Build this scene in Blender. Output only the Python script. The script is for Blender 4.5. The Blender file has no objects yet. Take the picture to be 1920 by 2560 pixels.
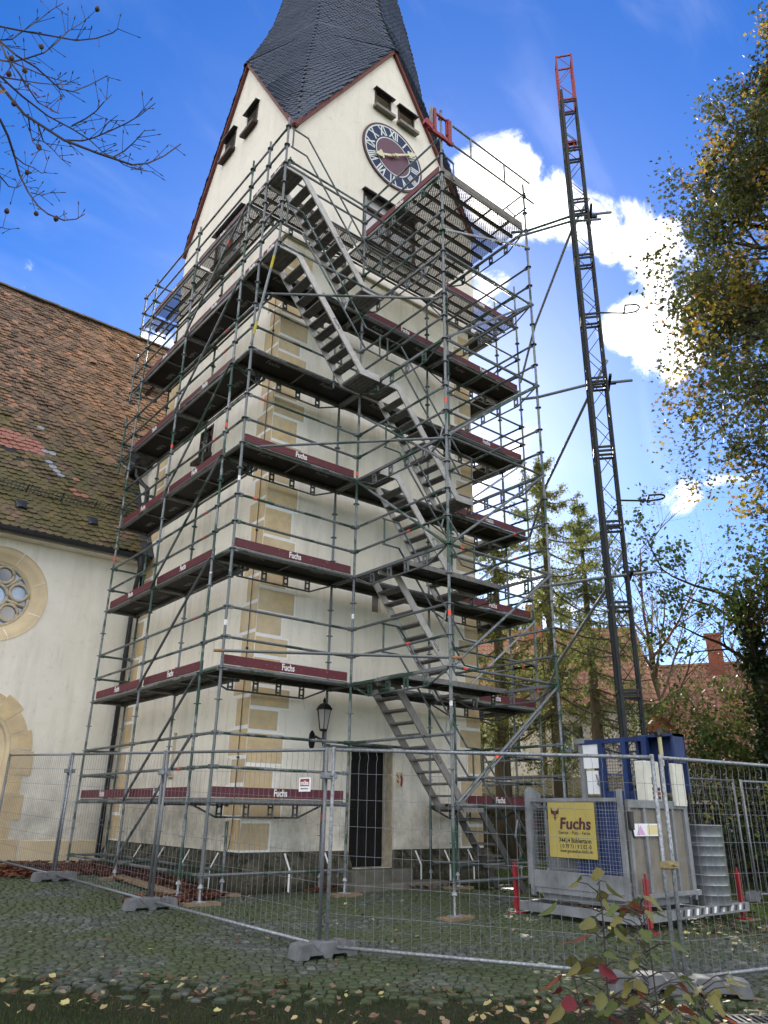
import bpy, math, random
import numpy as np
from mathutils import Vector, Matrix

rnd = random.Random(11)
npr = np.random.default_rng(5)
SC = bpy.context.scene
COL = SC.collection

# ------------------------------------------------------------------ camera
PITCH, YAW, ROLL = math.radians(21.7502), math.radians(51.2605), math.radians(.9311)
CAM = Vector((-5.5537, -10.9961, 1.2542))
_F = Vector((math.cos(YAW), math.sin(YAW), 0)); _R = Vector((math.sin(YAW), -math.cos(YAW), 0)); _U = Vector((0, 0, 1))
FW = _F * math.cos(PITCH) + _U * math.sin(PITCH); _up = _U * math.cos(PITCH) - _F * math.sin(PITCH)
RT = _R * math.cos(ROLL) + _up * math.sin(ROLL); UP = _up * math.cos(ROLL) - _R * math.sin(ROLL)
cam = bpy.data.cameras.new('camera'); cam_ob = bpy.data.objects.new('camera', cam); COL.objects.link(cam_ob)
cam.sensor_fit = 'HORIZONTAL'; cam.sensor_width = 36.0; cam.lens = 36.0 * 1880.62 / 1920.0
cam.clip_start = .05; cam.clip_end = 3000
m = Matrix.Identity(4)
for i in range(3):
    m[i][0] = RT[i]; m[i][1] = UP[i]; m[i][2] = -FW[i]; m[i][3] = CAM[i]
cam_ob.matrix_world = m
SC.camera = cam_ob

# ------------------------------------------------------------------ sky, sun, exposure
SUN_AZ, SUN_EL = math.radians(47.0), math.radians(28.5)        # azimuth from +X
SUNV = Vector((math.cos(SUN_AZ) * math.cos(SUN_EL), math.sin(SUN_AZ) * math.cos(SUN_EL), math.sin(SUN_EL)))
SC.view_settings.view_transform = 'Standard'; SC.view_settings.look = 'None'
SC.view_settings.gamma = 1.0; SC.view_settings.use_curve_mapping = False
SC.view_settings.exposure = 1.85
W = bpy.data.worlds.new('World'); SC.world = W; W.use_nodes = True
wn, wl = W.node_tree.nodes, W.node_tree.links
bg = wn['Background']; bg.inputs[1].default_value = .06
sky = wn.new('ShaderNodeTexSky'); sky.sky_type = 'NISHITA'; sky.sun_disc = False
sky.sun_elevation = SUN_EL; sky.sun_rotation = math.pi / 2 - SUN_AZ
sky.air_density = 1.0; sky.dust_density = .30; sky.ozone_density = 3.0; sky.altitude = 350

def wnode(t, **kw):
    n = wn.new(t)
    for k, v in kw.items(): setattr(n, k, v)
    return n
def wmath(op, a, b=None, c=None, clamp=False):
    n = wn.new('ShaderNodeMath'); n.operation = op; n.use_clamp = clamp
    for i, s in enumerate((a, b, c)):
        if s is None: continue
        if isinstance(s, (int, float)): n.inputs[i].default_value = s
        else: wl.new(s, n.inputs[i])
    return n.outputs[0]
hs = wnode('ShaderNodeHueSaturation'); hs.inputs['Saturation'].default_value = 1.36; hs.inputs['Hue'].default_value = .514
wl.new(sky.outputs[0], hs.inputs['Color'])
tc = wnode('ShaderNodeTexCoord')
nz = wnode('ShaderNodeTexNoise'); nz.inputs['Scale'].default_value = 9.0; nz.inputs['Detail'].default_value = 10; nz.inputs['Roughness'].default_value = .62; nz.inputs['Distortion'].default_value = .5
wl.new(tc.outputs['Generated'], nz.inputs['Vector'])
nz2 = wnode('ShaderNodeTexNoise'); nz2.inputs['Scale'].default_value = 2.2; nz2.inputs['Detail'].default_value = 5
wl.new(tc.outputs['Generated'], nz2.inputs['Vector'])
# cumulus banks in the part of the sky that is photographed: (azimuth deg, elevation deg, radius deg, weight)
CLOUDS = [(40.4, 44.6, 3.0, .95), (38.4, 43.0, 2.6, .90), (35.4, 43.0, 2.2, .85), (32.5, 41.6, 2.4, .9), (29.8, 40.4, 2.4, .92), (27.6, 38.6, 2.4, .95), (26.2, 36.2, 2.6, .95),
          (28.4, 34.4, 2.2, .92), (30.4, 33.8, 1.8, .9), (27.8, 31.8, 2.2, .88), (41.6, 39.0, 1.7, .62), (43.4, 36.0, 2.0, .62),
          (29.4, 23.4, 1.5, .66), (28.2, 21.8, 1.6, .66), (32.0, 21.6, 1.4, .56), (24.0, 24.0, 3.0, .6),
          (83.0, 33.0, 2.6, .50), (79.9, 32.2, 2.3, .45), (76.1, 31.2, 2.6, .50), (71.5, 30.8, 3.0, .66), (68.5, 30.8, 2.6, .78), (42.5, 26.0, 4.0, .55), (40.5, 12.0, 5.5, .6)]
CLEAR = [(52.0, 62.0, 30.0, 1.0), (30.0, 55.0, 20.0, 1.0), (36.0, 30.0, 17.0, 1.0), (78.0, 46.0, 17.0, 1.0), (30.0, 14.0, 10.0, .9), (76.0, 34.0, 9.0, .9)]
def field(lst, k0, k1):
    acc = None
    for az, el, rr, wt in lst:
        d = (math.cos(math.radians(az)) * math.cos(math.radians(el)), math.sin(math.radians(az)) * math.cos(math.radians(el)), math.sin(math.radians(el)))
        dp = wnode('ShaderNodeVectorMath', operation='DOT_PRODUCT'); wl.new(tc.outputs['Generated'], dp.inputs[0]); dp.inputs[1].default_value = d
        mr = wnode('ShaderNodeMapRange', interpolation_type='SMOOTHSTEP')
        mr.inputs['From Min'].default_value = math.cos(math.radians(rr * k0)); mr.inputs['From Max'].default_value = math.cos(math.radians(rr * k1)); mr.inputs['To Max'].default_value = wt
        wl.new(dp.outputs['Value'], mr.inputs['Value'])
        acc = mr.outputs[0] if acc is None else wmath('MAXIMUM', acc, mr.outputs[0])
    return acc
bank = field(CLOUDS, 1.60, .0); clear = field(CLEAR, 1.15, .6)
broad = wmath('MULTIPLY', wmath('MULTIPLY_ADD', nz2.outputs['Fac'], 1.9, -.13), wmath('SUBTRACT', 1.0, clear))     # bright cumulus added outside the CLEAR areas, mostly unseen, to lift shaded walls
mask = wmath('MAXIMUM', bank, broad)
dens = wmath('ADD', wmath('MULTIPLY_ADD', nz.outputs['Fac'], 1.75, -.30), wmath('MULTIPLY', mask, .59))
cm = wnode('ShaderNodeMapRange', interpolation_type='SMOOTHSTEP')
cm.inputs['From Min'].default_value = .90; cm.inputs['From Max'].default_value = 1.40
wl.new(dens, cm.inputs['Value'])
# thin high veil
mp = wnode('ShaderNodeMapping'); mp.inputs['Scale'].default_value = (3, 9, 5); mp.inputs['Rotation'].default_value = (.3, .5, .7)
wl.new(tc.outputs['Generated'], mp.inputs['Vector'])
nz3 = wnode('ShaderNodeTexNoise'); nz3.inputs['Scale'].default_value = 1.3; nz3.inputs['Detail'].default_value = 6; nz3.inputs['Distortion'].default_value = .8
wl.new(mp.outputs[0], nz3.inputs['Vector'])
vm = wnode('ShaderNodeMapRange', interpolation_type='SMOOTHSTEP'); vm.inputs['From Min'].default_value = .50; vm.inputs['From Max'].default_value = .85; vm.inputs['To Max'].default_value = .02
wl.new(nz3.outputs['Fac'], vm.inputs['Value'])
fac = wmath('MAXIMUM', wmath('POWER', cm.outputs[0], 1.5), vm.outputs[0])
mx = wnode('ShaderNodeMix', data_type='RGBA')
cr = wnode('ShaderNodeMapRange'); cr.inputs['From Min'].default_value = 1.18; cr.inputs['From Max'].default_value = 1.62; cr.inputs['To Min'].default_value = 1.0; cr.inputs['To Max'].default_value = .20
wl.new(dens, cr.inputs['Value'])
cc = wnode('ShaderNodeVectorMath', operation='SCALE'); cc.inputs[0].default_value = (35.5, 33.2, 29.6); wl.new(cr.outputs[0], cc.inputs['Scale'])
wl.new(cc.outputs[0], mx.inputs['B'])
wl.new(fac, mx.inputs['Factor']); wl.new(hs.outputs[0], mx.inputs['A']); wl.new(mx.outputs['Result'], bg.inputs[0])

sun = bpy.data.lights.new('sun', 'SUN'); sun.energy = 2.1; sun.angle = math.radians(.5); sun.color = (1, .93, .82)
sun_ob = bpy.data.objects.new('sun', sun); COL.objects.link(sun_ob)
sun_ob.rotation_euler = (-SUNV).to_track_quat('-Z', 'Y').to_euler(); sun_ob.location = SUNV * 60

# ------------------------------------------------------------------ helpers
def gz(x, y):                                   # height of the gently sloping yard
    t = y
    if t > 14: t = 14 + (t - 14) * .2
    if t < -16: t = -16
    return -.02 + .032 * t

def tag(o, label=None, cat=None, group=None, kind=None):
    if label: o['label'] = label
    if cat: o['category'] = cat
    if group: o['group'] = group
    if kind: o['kind'] = kind
    return o

def empty(name, loc, label, cat, group=None):
    o = bpy.data.objects.new(name, None); COL.objects.link(o); o.location = loc; o.empty_display_size = .2
    tag(o, label, cat, group); return o

def adopt(o, parent):
    if parent is not None:
        o.parent = parent
        if parent.type == 'EMPTY': o.matrix_parent_inverse = Matrix.Translation(-Vector(parent.location))
        else: o.matrix_parent_inverse = Matrix.Identity(4)
    return o

def link(name, me, parent=None, mw=None):
    o = bpy.data.objects.new(name, me); COL.objects.link(o)
    if mw is not None: o.matrix_basis = mw
    return adopt(o, parent)

class MB:
    def __init__(s): s.v = []; s.f = []; s.mi = []; s.cur = 0
    def face(s, pts):
        b = len(s.v); s.v += [tuple(p) for p in pts]; s.f.append(tuple(range(b, b + len(pts)))); s.mi.append(s.cur)
    def quadgrid(s, rings, closed=True, cap0=False, cap1=False):
        b = len(s.v); n = len(rings[0])
        for r in rings: s.v += [tuple(p) for p in r]
        for i in range(len(rings) - 1):
            for j in range(n if closed else n - 1):
                j2 = (j + 1) % n
                s.f.append((b + i * n + j, b + i * n + j2, b + (i + 1) * n + j2, b + (i + 1) * n + j)); s.mi.append(s.cur)
        if cap0: s.f.append(tuple(b + j for j in range(n - 1, -1, -1))); s.mi.append(s.cur)
        if cap1: s.f.append(tuple(b + (len(rings) - 1) * n + j for j in range(n))); s.mi.append(s.cur)
    def box(s, lo, hi, bev=0):
        (x0, y0, z0), (x1, y1, z1) = lo, hi
        if bev:
            s.quadgrid([[(x0 + bev, y0 + bev, z0), (x1 - bev, y0 + bev, z0), (x1 - bev, y1 - bev, z0), (x0 + bev, y1 - bev, z0)],
                        [(x0, y0, z0 + bev), (x1, y0, z0 + bev), (x1, y1, z0 + bev), (x0, y1, z0 + bev)],
                        [(x0, y0, z1 - bev), (x1, y0, z1 - bev), (x1, y1, z1 - bev), (x0, y1, z1 - bev)],
                        [(x0 + bev, y0 + bev, z1), (x1 - bev, y0 + bev, z1), (x1 - bev, y1 - bev, z1), (x0 + bev, y1 - bev, z1)]], True, True, True)
        else:
            s.quadgrid([[(x0, y0, z0), (x1, y0, z0), (x1, y1, z0), (x0, y1, z0)], [(x0, y0, z1), (x1, y0, z1), (x1, y1, z1), (x0, y1, z1)]], True, True, True)
    def obox(s, c, ax, ay, az):                 # centre and three half-axis vectors
        c, ax, ay, az = map(Vector, (c, ax, ay, az))
        s.quadgrid([[c - ax - ay - az, c + ax - ay - az, c + ax + ay - az, c - ax + ay - az], [c - ax - ay + az, c + ax - ay + az, c + ax + ay + az, c - ax + ay + az]], True, True, True)
    def bar(s, p0, p1, w, h, upv=(0, 0, 1)):    # rectangular bar between two points
        p0, p1 = Vector(p0), Vector(p1); d = (p1 - p0); L = d.length; d.normalize()
        u = Vector(upv)
        if abs(d.dot(u)) > .98: u = Vector((1, 0, 0))
        sd = d.cross(u).normalized(); u = sd.cross(d)
        s.obox((p0 + p1) / 2, d * L / 2, sd * w / 2, u * h / 2)
    def tube(s, pts, r, n=8, caps=True):
        pts = [Vector(p) for p in pts]; rings = []; rr = r if isinstance(r, (list, tuple)) else [r] * len(pts)
        prev = None
        for i, p in enumerate(pts):
            d = (pts[min(i + 1, len(pts) - 1)] - pts[max(i - 1, 0)]).normalized()
            if prev is None:
                a = Vector((0, 0, 1)) if abs(d.z) < .9 else Vector((1, 0, 0))
                e = d.cross(a).normalized()
            else:
                e = (prev - d * prev.dot(d)).normalized()
            prev = e; g = d.cross(e)
            rings.append([p + (e * math.cos(2 * math.pi * j / n) + g * math.sin(2 * math.pi * j / n)) * rr[i] for j in range(n)])
        s.quadgrid(rings, True, caps, caps)
    def lathe(s, c, prof, n=16, caps=True):     # prof: (radius, z)
        c = Vector(c)
        s.quadgrid([[c + Vector((r * math.cos(2 * math.pi * j / n), r * math.sin(2 * math.pi * j / n), z)) for j in range(n)] for r, z in prof], True, caps, caps)
    def mesh(s, name, mats, smooth=False):
        me = bpy.data.meshes.new(name); me.from_pydata(s.v, [], s.f)
        for mt in (mats if isinstance(mats, (list, tuple)) else [mats]): me.materials.append(mt)
        if any(s.mi): me.polygons.foreach_set('material_index', s.mi)
        if smooth: me.polygons.foreach_set('use_smooth', [True] * len(me.polygons))
        me.update(); return me
    def build(s, name, mats, parent=None, smooth=False):
        return link(name, s.mesh(name, mats, smooth), parent)

def stuff_mesh(name, tv, tf, mats4, mat, attr=None, smooth=False):
    """many copies of a small template in one mesh; mats4 (N,4,4); attr (N,) float stored per point as 'rnd'"""
    tv = np.asarray(tv, float); n = len(mats4); k = len(tv)
    hv = np.concatenate([tv, np.ones((k, 1))], 1)
    v = np.einsum('nij,kj->nki', np.asarray(mats4), hv)[:, :, :3].reshape(-1, 3)
    loops = np.concatenate([np.array(f) for f in tf]); sizes = np.array([len(f) for f in tf]); nl = len(loops)
    li = (loops[None, :] + (np.arange(n) * k)[:, None]).ravel()
    ls = (np.concatenate([[0], np.cumsum(sizes)[:-1]])[None, :] + (np.arange(n) * nl)[:, None]).ravel()
    me = bpy.data.meshes.new(name); me.vertices.add(len(v)); me.vertices.foreach_set('co', v.ravel())
    me.loops.add(len(li)); me.loops.foreach_set('vertex_index', li.astype(np.int32))
    me.polygons.add(len(ls)); me.polygons.foreach_set('loop_start', ls.astype(np.int32))
    me.polygons.foreach_set('use_smooth', np.full(len(ls), bool(smooth)))
    if attr is not None:
        a = me.attributes.new('rnd', 'FLOAT', 'POINT'); a.data.foreach_set('value', np.repeat(np.asarray(attr, np.float32), k))
    me.materials.append(mat); me.update(calc_edges=True); me.validate(); return me

def frame(o, x, y, z):                          # 4x4 from origin and axes
    mm = Matrix.Identity(4)
    for i in range(3): mm[i][0] = x[i]; mm[i][1] = y[i]; mm[i][2] = z[i]; mm[i][3] = o[i]
    return mm

_txt = {}
def text_mesh(s, size, mat, xs=1.0, shear=0.0, ext=.0015, bold=0.0):
    key = (s, size, mat.name, xs, shear, bold)
    if key in _txt: return _txt[key]
    cu = bpy.data.curves.new('lettering', 'FONT'); cu.body = s; cu.size = size; cu.extrude = ext; cu.shear = shear; cu.offset = bold
    cu.align_x = 'CENTER'; cu.align_y = 'CENTER'; cu.resolution_u = 3
    o = bpy.data.objects.new('lettering', cu); COL.objects.link(o)
    dg = bpy.context.evaluated_depsgraph_get(); dg.update()
    me = bpy.data.meshes.new_from_object(o.evaluated_get(dg)); bpy.data.objects.remove(o); bpy.data.curves.remove(cu)
    me.transform(Matrix.Diagonal((xs, 1, 1, 1))); me.materials.clear(); me.materials.append(mat)
    _txt[key] = me; return me
def text(name, s, size, mat, o, right, up, parent, xs=1.0, shear=0.0, bold=0.0):
    right = Vector(right).normalized(); up = Vector(up).normalized()
    return link(name, text_mesh(s, size, mat, xs, shear, bold=bold), parent, frame(Vector(o), right, up, right.cross(up)))

# ------------------------------------------------------------------ materials
class NT:
    def __init__(s, name):
        s.m = bpy.data.materials.new(name); s.m.use_nodes = True; s.n = s.m.node_tree.nodes; s.l = s.m.node_tree.links
        s.b = s.n['Principled BSDF']; s.out = s.n['Material Output']
        g = s.n.new('ShaderNodeNewGeometry'); s.pos = g.outputs['Position']; s.nor = g.outputs['Normal']
    def put(s, sock, val):
        if isinstance(val, (int, float)): sock.default_value = val
        elif isinstance(val, tuple): sock.default_value = val if len(val) != 3 or len(sock.default_value) == 3 else (*val, 1)
        else: s.l.new(val, sock)
    def noise(s, scale, detail=4, rough=.55, vec=None, dist=0, stretch=None):
        n = s.n.new('ShaderNodeTexNoise'); n.inputs['Scale'].default_value = scale; n.inputs['Detail'].default_value = detail
        n.inputs['Roughness'].default_value = rough; n.inputs['Distortion'].default_value = dist
        v = vec or s.pos
        if stretch:
            mp_ = s.n.new('ShaderNodeMapping'); mp_.inputs['Scale'].default_value = stretch; s.l.new(v, mp_.inputs[0]); v = mp_.outputs[0]
        s.l.new(v, n.inputs['Vector']); return n.outputs['Fac']
    def vor(s, scale, feature='F1', out='Distance', vec=None):
        n = s.n.new('ShaderNodeTexVoronoi'); n.feature = feature; n.inputs['Scale'].default_value = scale
        s.l.new(vec or s.pos, n.inputs['Vector']); return n.outputs[out]
    def rng(s, v, a, b, c=0, d=1, smooth=False):
        n = s.n.new('ShaderNodeMapRange'); n.inputs[1].default_value = a; n.inputs[2].default_value = b; n.inputs[3].default_value = c; n.inputs[4].default_value = d
        if smooth: n.interpolation_type = 'SMOOTHSTEP'
        s.l.new(v, n.inputs[0]); return n.outputs[0]
    def math(s, op, a, b=0.0, c=0.0, clamp=False):
        n = s.n.new('ShaderNodeMath'); n.operation = op; n.use_clamp = clamp
        for i, q in enumerate((a, b, c)): s.put(n.inputs[i], q)
        return n.outputs[0]
    def mix(s, f, a, b, blend='MIX'):
        n = s.n.new('ShaderNodeMix'); n.data_type = 'RGBA'; n.blend_type = blend
        s.put(n.inputs['Factor'], f); s.put(n.inputs['A'], a); s.put(n.inputs['B'], b); return n.outputs['Result']
    def ramp(s, v, stops):
        n = s.n.new('ShaderNodeValToRGB'); e = n.color_ramp.elements
        while len(e) < len(stops): e.new(.5)
        for i, (p, c) in enumerate(stops): e[i].position = p; e[i].color = (*c, 1)
        s.l.new(v, n.inputs[0]); return n.outputs[0]
    def z(s, ax=2):
        n = s.n.new('ShaderNodeSeparateXYZ'); s.l.new(s.pos, n.inputs[0]); return n.outputs[ax]
    def nz(s):
        n = s.n.new('ShaderNodeSeparateXYZ'); s.l.new(s.nor, n.inputs[0]); return n.outputs[2]
    def rand(s, attr='rnd'):
        o = s.n.new('ShaderNodeObjectInfo'); a = s.n.new('ShaderNodeAttribute'); a.attribute_name = attr
        return s.math('FRACT', s.math('ADD', o.outputs['Random'], a.outputs['Fac']))
    def bump(s, h, strength=.3, dist=.01):
        n = s.n.new('ShaderNodeBump'); n.inputs['Strength'].default_value = strength; n.inputs['Distance'].default_value = dist
        s.l.new(h, n.inputs['Height']); s.l.new(n.outputs[0], s.b.inputs['Normal'])
    def done(s, col, rough=.7, metal=0.0, spec=.5):
        s.put(s.b.inputs['Base Color'], col); s.put(s.b.inputs['Roughness'], rough); s.put(s.b.inputs['Metallic'], metal)
        s.b.inputs['Specular IOR Level'].default_value = spec; return s.m

def simple(name, c, c2=None, scale=6, rough=.6, metal=0.0, bump=0, bscale=80, spec=.5):
    t = NT(name); c2 = c2 or tuple(x * .75 for x in c)
    n = t.noise(scale, 5)
    if bump: t.bump(t.noise(bscale, 3), bump, .004)
    return t.done(t.mix(t.rng(n, .3, .7), c, c2), t.rng(t.noise(scale * 3, 3), .3, .7, max(rough - .1, .05), min(rough + .1, 1)), metal, spec)

def steel(name, c, green=.45, rust=.0):
    t = NT(name)
    n = t.noise(1.7, 4, .6); sp = t.noise(38, 3); oi = t.n.new('ShaderNodeObjectInfo'); r = oi.outputs['Random']
    cA = t.mix(r, tuple(x * .62 for x in c), tuple(x * 1.30 for x in c))
    col = t.mix(t.rng(sp, .35, .7), cA, tuple(x * .55 for x in c))
    if green: col = t.mix(t.rng(t.math('ADD', n, t.math('MULTIPLY', r, .16)), .61, .66), col, (.045, .085, .068))
    col = t.mix(t.rng(t.noise(9, 5, .7), .64, .74), col, (.13, .075, .04))
    col = t.mix(t.rng(t.noise(14, 4, .7), .68, .74), col, (.42, .41, .38))
    return t.done(col, t.rng(sp, .3, .7, .38, .62), .5, .4)
M_STEEL = steel('galvanised_tube', (.215, .235, .245))
M_STEELL = steel('bright_galvanised', (.38, .40, .42), green=0)
M_FENCE = steel('fence_galvanised', (.25, .27, .29), green=0)
M_GREEN = simple('green_paint', (.055, .10, .08), (.035, .06, .05), 20, .5)
M_ALU = simple('aluminium', (.50, .485, .465), (.36, .35, .335), 8, .45, .25)
M_ALUD = simple('tread_aluminium', (.20, .19, .18), (.11, .105, .10), 12, .55, .3)
def _red():
    t = NT('toe_board_red'); n = t.noise(3, 5); st = t.noise(8, 4, stretch=(1, 1, 14)); oi = t.n.new('ShaderNodeObjectInfo'); r = oi.outputs['Random']
    col = t.mix(r, (.17, .016, .028), (.095, .014, .026)); col = t.mix(n, col, (.085, .011, .02)); col = t.mix(t.rng(st, .45, .75), col, (.06, .012, .016))
    col = t.mix(t.rng(t.noise(11, 6, .75), .62, .70, 0, .75), col, (.26, .19, .16)); col = t.mix(t.rng(t.noise(26, 4, .7), .64, .70, 0, .8), col, (.34, .31, .28))
    return t.done(col, .65)
M_RED = _red()
M_WHITE = simple('white_lettering', (.78, .78, .76), (.66, .66, .64), 20, .6)
M_GREYT = simple('grey_lettering', (.30, .29, .27), (.2, .19, .18), 30, .7)
M_BLACK = simple('black_lettering', (.02, .02, .022), None, 10, .6)
def _ply():
    t = NT('deck_plywood'); n = t.noise(2.2, 5, .65)
    return t.done(t.mix(t.rng(n, .4, .75), (.007, .006, .006), (.022, .016, .013)), .6, 0, .2)
M_PLY = _ply()
M_PERF = simple('perforated_steel', (.17, .16, .15), (.10, .095, .09), 5, .55, .4)
M_TIMB = simple('timber', (.23, .16, .095), (.14, .10, .065), 9, .8)
M_PLANK = simple('weathered_plank', (.22, .20, .18), (.13, .115, .10), 12, .8)
M_ORANGE = simple('orange_marker', (.80, .09, .035), (.65, .07, .03), 30, .6)
M_YEL = simple('yellow_tape', (.62, .50, .05), None, 20, .6)
M_HRED = simple('hoist_red_paint', (.30, .012, .020), (.17, .012, .016), 9, .55)

def _plaster(name, c1, c2, dirt=1.0):
    t = NT(name)
    n = t.noise(.7, 7, .65, dist=.6); n2 = t.noise(6, 6, .65); st = t.noise(2.6, 6, .7, stretch=(1, 1, .14)); st2 = t.noise(7, 5, .7, stretch=(1, 1, .09))
    col = t.mix(t.rng(n, .34, .68), c1, c2)
    col = t.mix(t.rng(t.noise(1.9, 6, .7, dist=1.0), .56, .60, 0, .22), col, tuple(min(1, x * 1.07) for x in c1))          # limewash patches
    col = t.mix(t.math('MULTIPLY', t.rng(st, .50, .74), .50 * dirt), col, (.34, .30, .235))
    col = t.mix(t.math('MULTIPLY', t.rng(st2, .60, .74), .45 * dirt), col, (.26, .235, .19))
    low = t.math('MULTIPLY', t.rng(t.z(), 2.9, .35, 0, 1, True), t.rng(t.noise(1.6, 7, .7), .36, .62, 0, 1))
    col = t.mix(t.math('MULTIPLY', low, .95 * dirt), col, (.15, .14, .11))
    col = t.mix(t.math('MULTIPLY', t.rng(n2, .58, .78), .35), col, (.46, .41, .32))
    cr_ = t.vor(1.1, 'DISTANCE_TO_EDGE'); jit = t.noise(3, 5)
    col = t.mix(t.math('MULTIPLY', t.rng(cr_, .006, .0), t.rng(jit, .56, .64, 0, .5)), col, (.22, .19, .15))               # hairline cracks
    t.bump(t.math('ADD', t.noise(70, 4, .7), t.math('MULTIPLY', t.noise(5, 4), 2.0)), .3, .008)
    return t.done(col, .9, 0, .2)
M_PLAS = _plaster('cream_plaster', (.88, .825, .70), (.83, .77, .64), .75)
M_PLASN = _plaster('nave_plaster', (.83, .785, .68), (.77, .72, .61), .6)
M_PLASU = _plaster('upper_plaster', (.76, .715, .62), (.71, .66, .565), .4)
def _quoin():
    t = NT('quoin_stone'); r = t.rand(); n = t.noise(5, 6, .65); n2 = t.noise(1.4, 5, .6)
    col = t.ramp(r, [(0, (.72, .55, .30)), (.5, (.66, .50, .28)), (1, (.61, .47, .28))]); col = t.mix(t.rng(n, .38, .75), col, (.50, .40, .26)); col = t.mix(t.rng(n2, .5, .7, 0, .5), col, (.72, .62, .44))
    col = t.mix(t.rng(t.noise(30, 4, .7), .64, .72, 0, .6), col, (.34, .26, .16)); t.bump(t.math('ADD', t.noise(60, 5, .7), t.math('MULTIPLY', n, 2)), .5, .012); return t.done(col, .9, 0, .2)
M_QUOIN = _quoin()
M_JOINT = simple('white_joint', (.90, .89, .86), (.82, .81, .77), 8, .9)
def _plinth():
    t = NT('mossy_plinth'); n = t.noise(2.2, 6, .65); n2 = t.noise(6, 6, .7)
    col = t.mix(t.rng(n, .4, .65), (.11, .10, .075), (.055, .052, .036)); col = t.mix(t.rng(n2, .46, .62), col, (.020, .025, .009))
    col = t.mix(t.rng(t.noise(9, 4), .64, .74, 0, .6), col, (.30, .28, .23)); col = t.mix(t.rng(t.z(), .22, -.05, 0, .8, True), col, (.014, .015, .008)); t.bump(n2, .6, .03); return t.done(col, .95, 0, .2)
M_PLINTH = _plinth()
M_STONE = simple('portal_stone', (.68, .55, .35), (.58, .46, .29), 3, .85, 0, .4, 40)
M_STONEG = simple('grey_step_stone', (.15, .14, .12), (.08, .08, .06), 5, .9, 0, .5, 30)
M_TRACERY = simple('tracery_stone', (.55, .47, .33), (.36, .30, .21), 9, .9, 0, .6, 30)
def _glass(name, c, rough=.06):
    t = NT(name); return t.done(t.mix(t.noise(3, 3), c, tuple(x * 1.6 for x in c)), rough, 0, .9)
M_GLASS = _glass('dark_glass', (.02, .03, .045))
M_GLASSB = _glass('sky_glass', (.20, .29, .42), .12)
M_DOOR = simple('dark_door_wood', (.010, .009, .009), (.016, .014, .013), 10, .7, 0, 0, 80, .2)
M_BROWN = simple('brown_frame', (.045, .020, .014), (.03, .015, .011), 8, .65)
M_VERGE = simple('verge_red', (.13, .022, .014), (.09, .018, .012), 6, .65)
M_LEAD = simple('dark_sheet_metal', (.028, .03, .034), (.018, .02, .023), 6, .5, .2)
M_SILL = simple('lead_sill', (.20, .185, .155), (.13, .12, .10), 6, .6)
def _slate():
    t = NT('slate'); r = t.rand(); n = t.noise(.7, 5)
    col = t.ramp(r, [(0, (.022, .036, .066)), (.5, (.032, .050, .085)), (1, (.048, .068, .105))])
    col = t.mix(t.rng(n, .5, .75), col, (.030, .042, .066)); return t.done(col, t.rng(r, 0, 1, .5, .7), 0, .35)
M_SLATE = _slate()
M_SLATEB = simple('slate_underlay', (.018, .021, .027), None, 4, .8)
def _tile():
    t = NT('roof_tile'); r = t.rand(); n = t.noise(.55, 6, .65); n2 = t.noise(1.3, 6, .7); n3 = t.noise(16, 5, .7)
    col = t.ramp(r, [(0, (.10, .075, .058)), (.25, (.15, .105, .076)), (.5, (.19, .125, .086)), (.75, (.24, .15, .098)), (.93, (.31, .18, .115)), (1, (.40, .20, .12))])
    col = t.mix(t.rng(n, .48, .68, 0, .7), col, (.085, .068, .058))
    col = t.mix(t.rng(n3, .5, .75, 0, .6), col, (.10, .092, .072))
    old = t.math('ADD', t.rng(t.z(), 15.0, 8.6, 0, .56), t.rng(n2, .3, .75, 0, .75)); old = t.math('ADD', old, t.math('MULTIPLY', r, .12))
    moss = t.rng(old, .64, 1.04, 0, .82, True)
    mc = t.mix(t.noise(5, 4), (.080, .080, .032), (.125, .118, .046)); mc = t.mix(t.rng(t.noise(1.1, 4), .5, .7, 0, .6), mc, (.075, .080, .046))
    col = t.mix(moss, col, mc)
    warm = t.math('MULTIPLY', t.rng(t.z(0), -2.2, 2.2, 0, 1, True), t.rng(t.z(), 9.0, 12.5, 0, 1, True))
    col = t.mix(t.math('MULTIPLY', warm, .40), col, t.mix(r, (.24, .14, .065), (.36, .20, .10)))
    t.bump(n3, .5, .008); return t.done(col, .85, 0, .25)
M_TILE = _tile()
M_TILEP = simple('new_tile', (.34, .155, .115), (.27, .12, .09), 14, .8)
M_TILEB = simple('slate_grey_tile', (.30, .31, .36), (.24, .25, .29), 14, .6)
def _farroof(name, c1, c2, c3):
    t = NT(name); r = t.rand(); return t.done(t.mix(t.rng(t.noise(.8, 5), .35, .65), t.mix(r, c1, c2), c3), .8, 0, .3)
M_ROOFR = _farroof('red_roof_tile', (.33, .175, .115), (.43, .25, .175), (.24, .14, .095))
M_ROOFM = _farroof('mossy_roof_tile', (.27, .23, .15), (.36, .31, .22), (.20, .19, .10))
M_ROOFB = _farroof('brown_roof_tile', (.20, .125, .10), (.26, .165, .135), (.15, .10, .08))
M_HWALL = simple('house_render', (.74, .70, .64), (.66, .62, .56), 2, .9)
M_HBRICK = simple('house_brick', (.32, .12, .075), (.26, .095, .06), 6, .9)
M_HTIMB = simple('house_timber', (.09, .055, .04), None, 5, .8)
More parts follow.
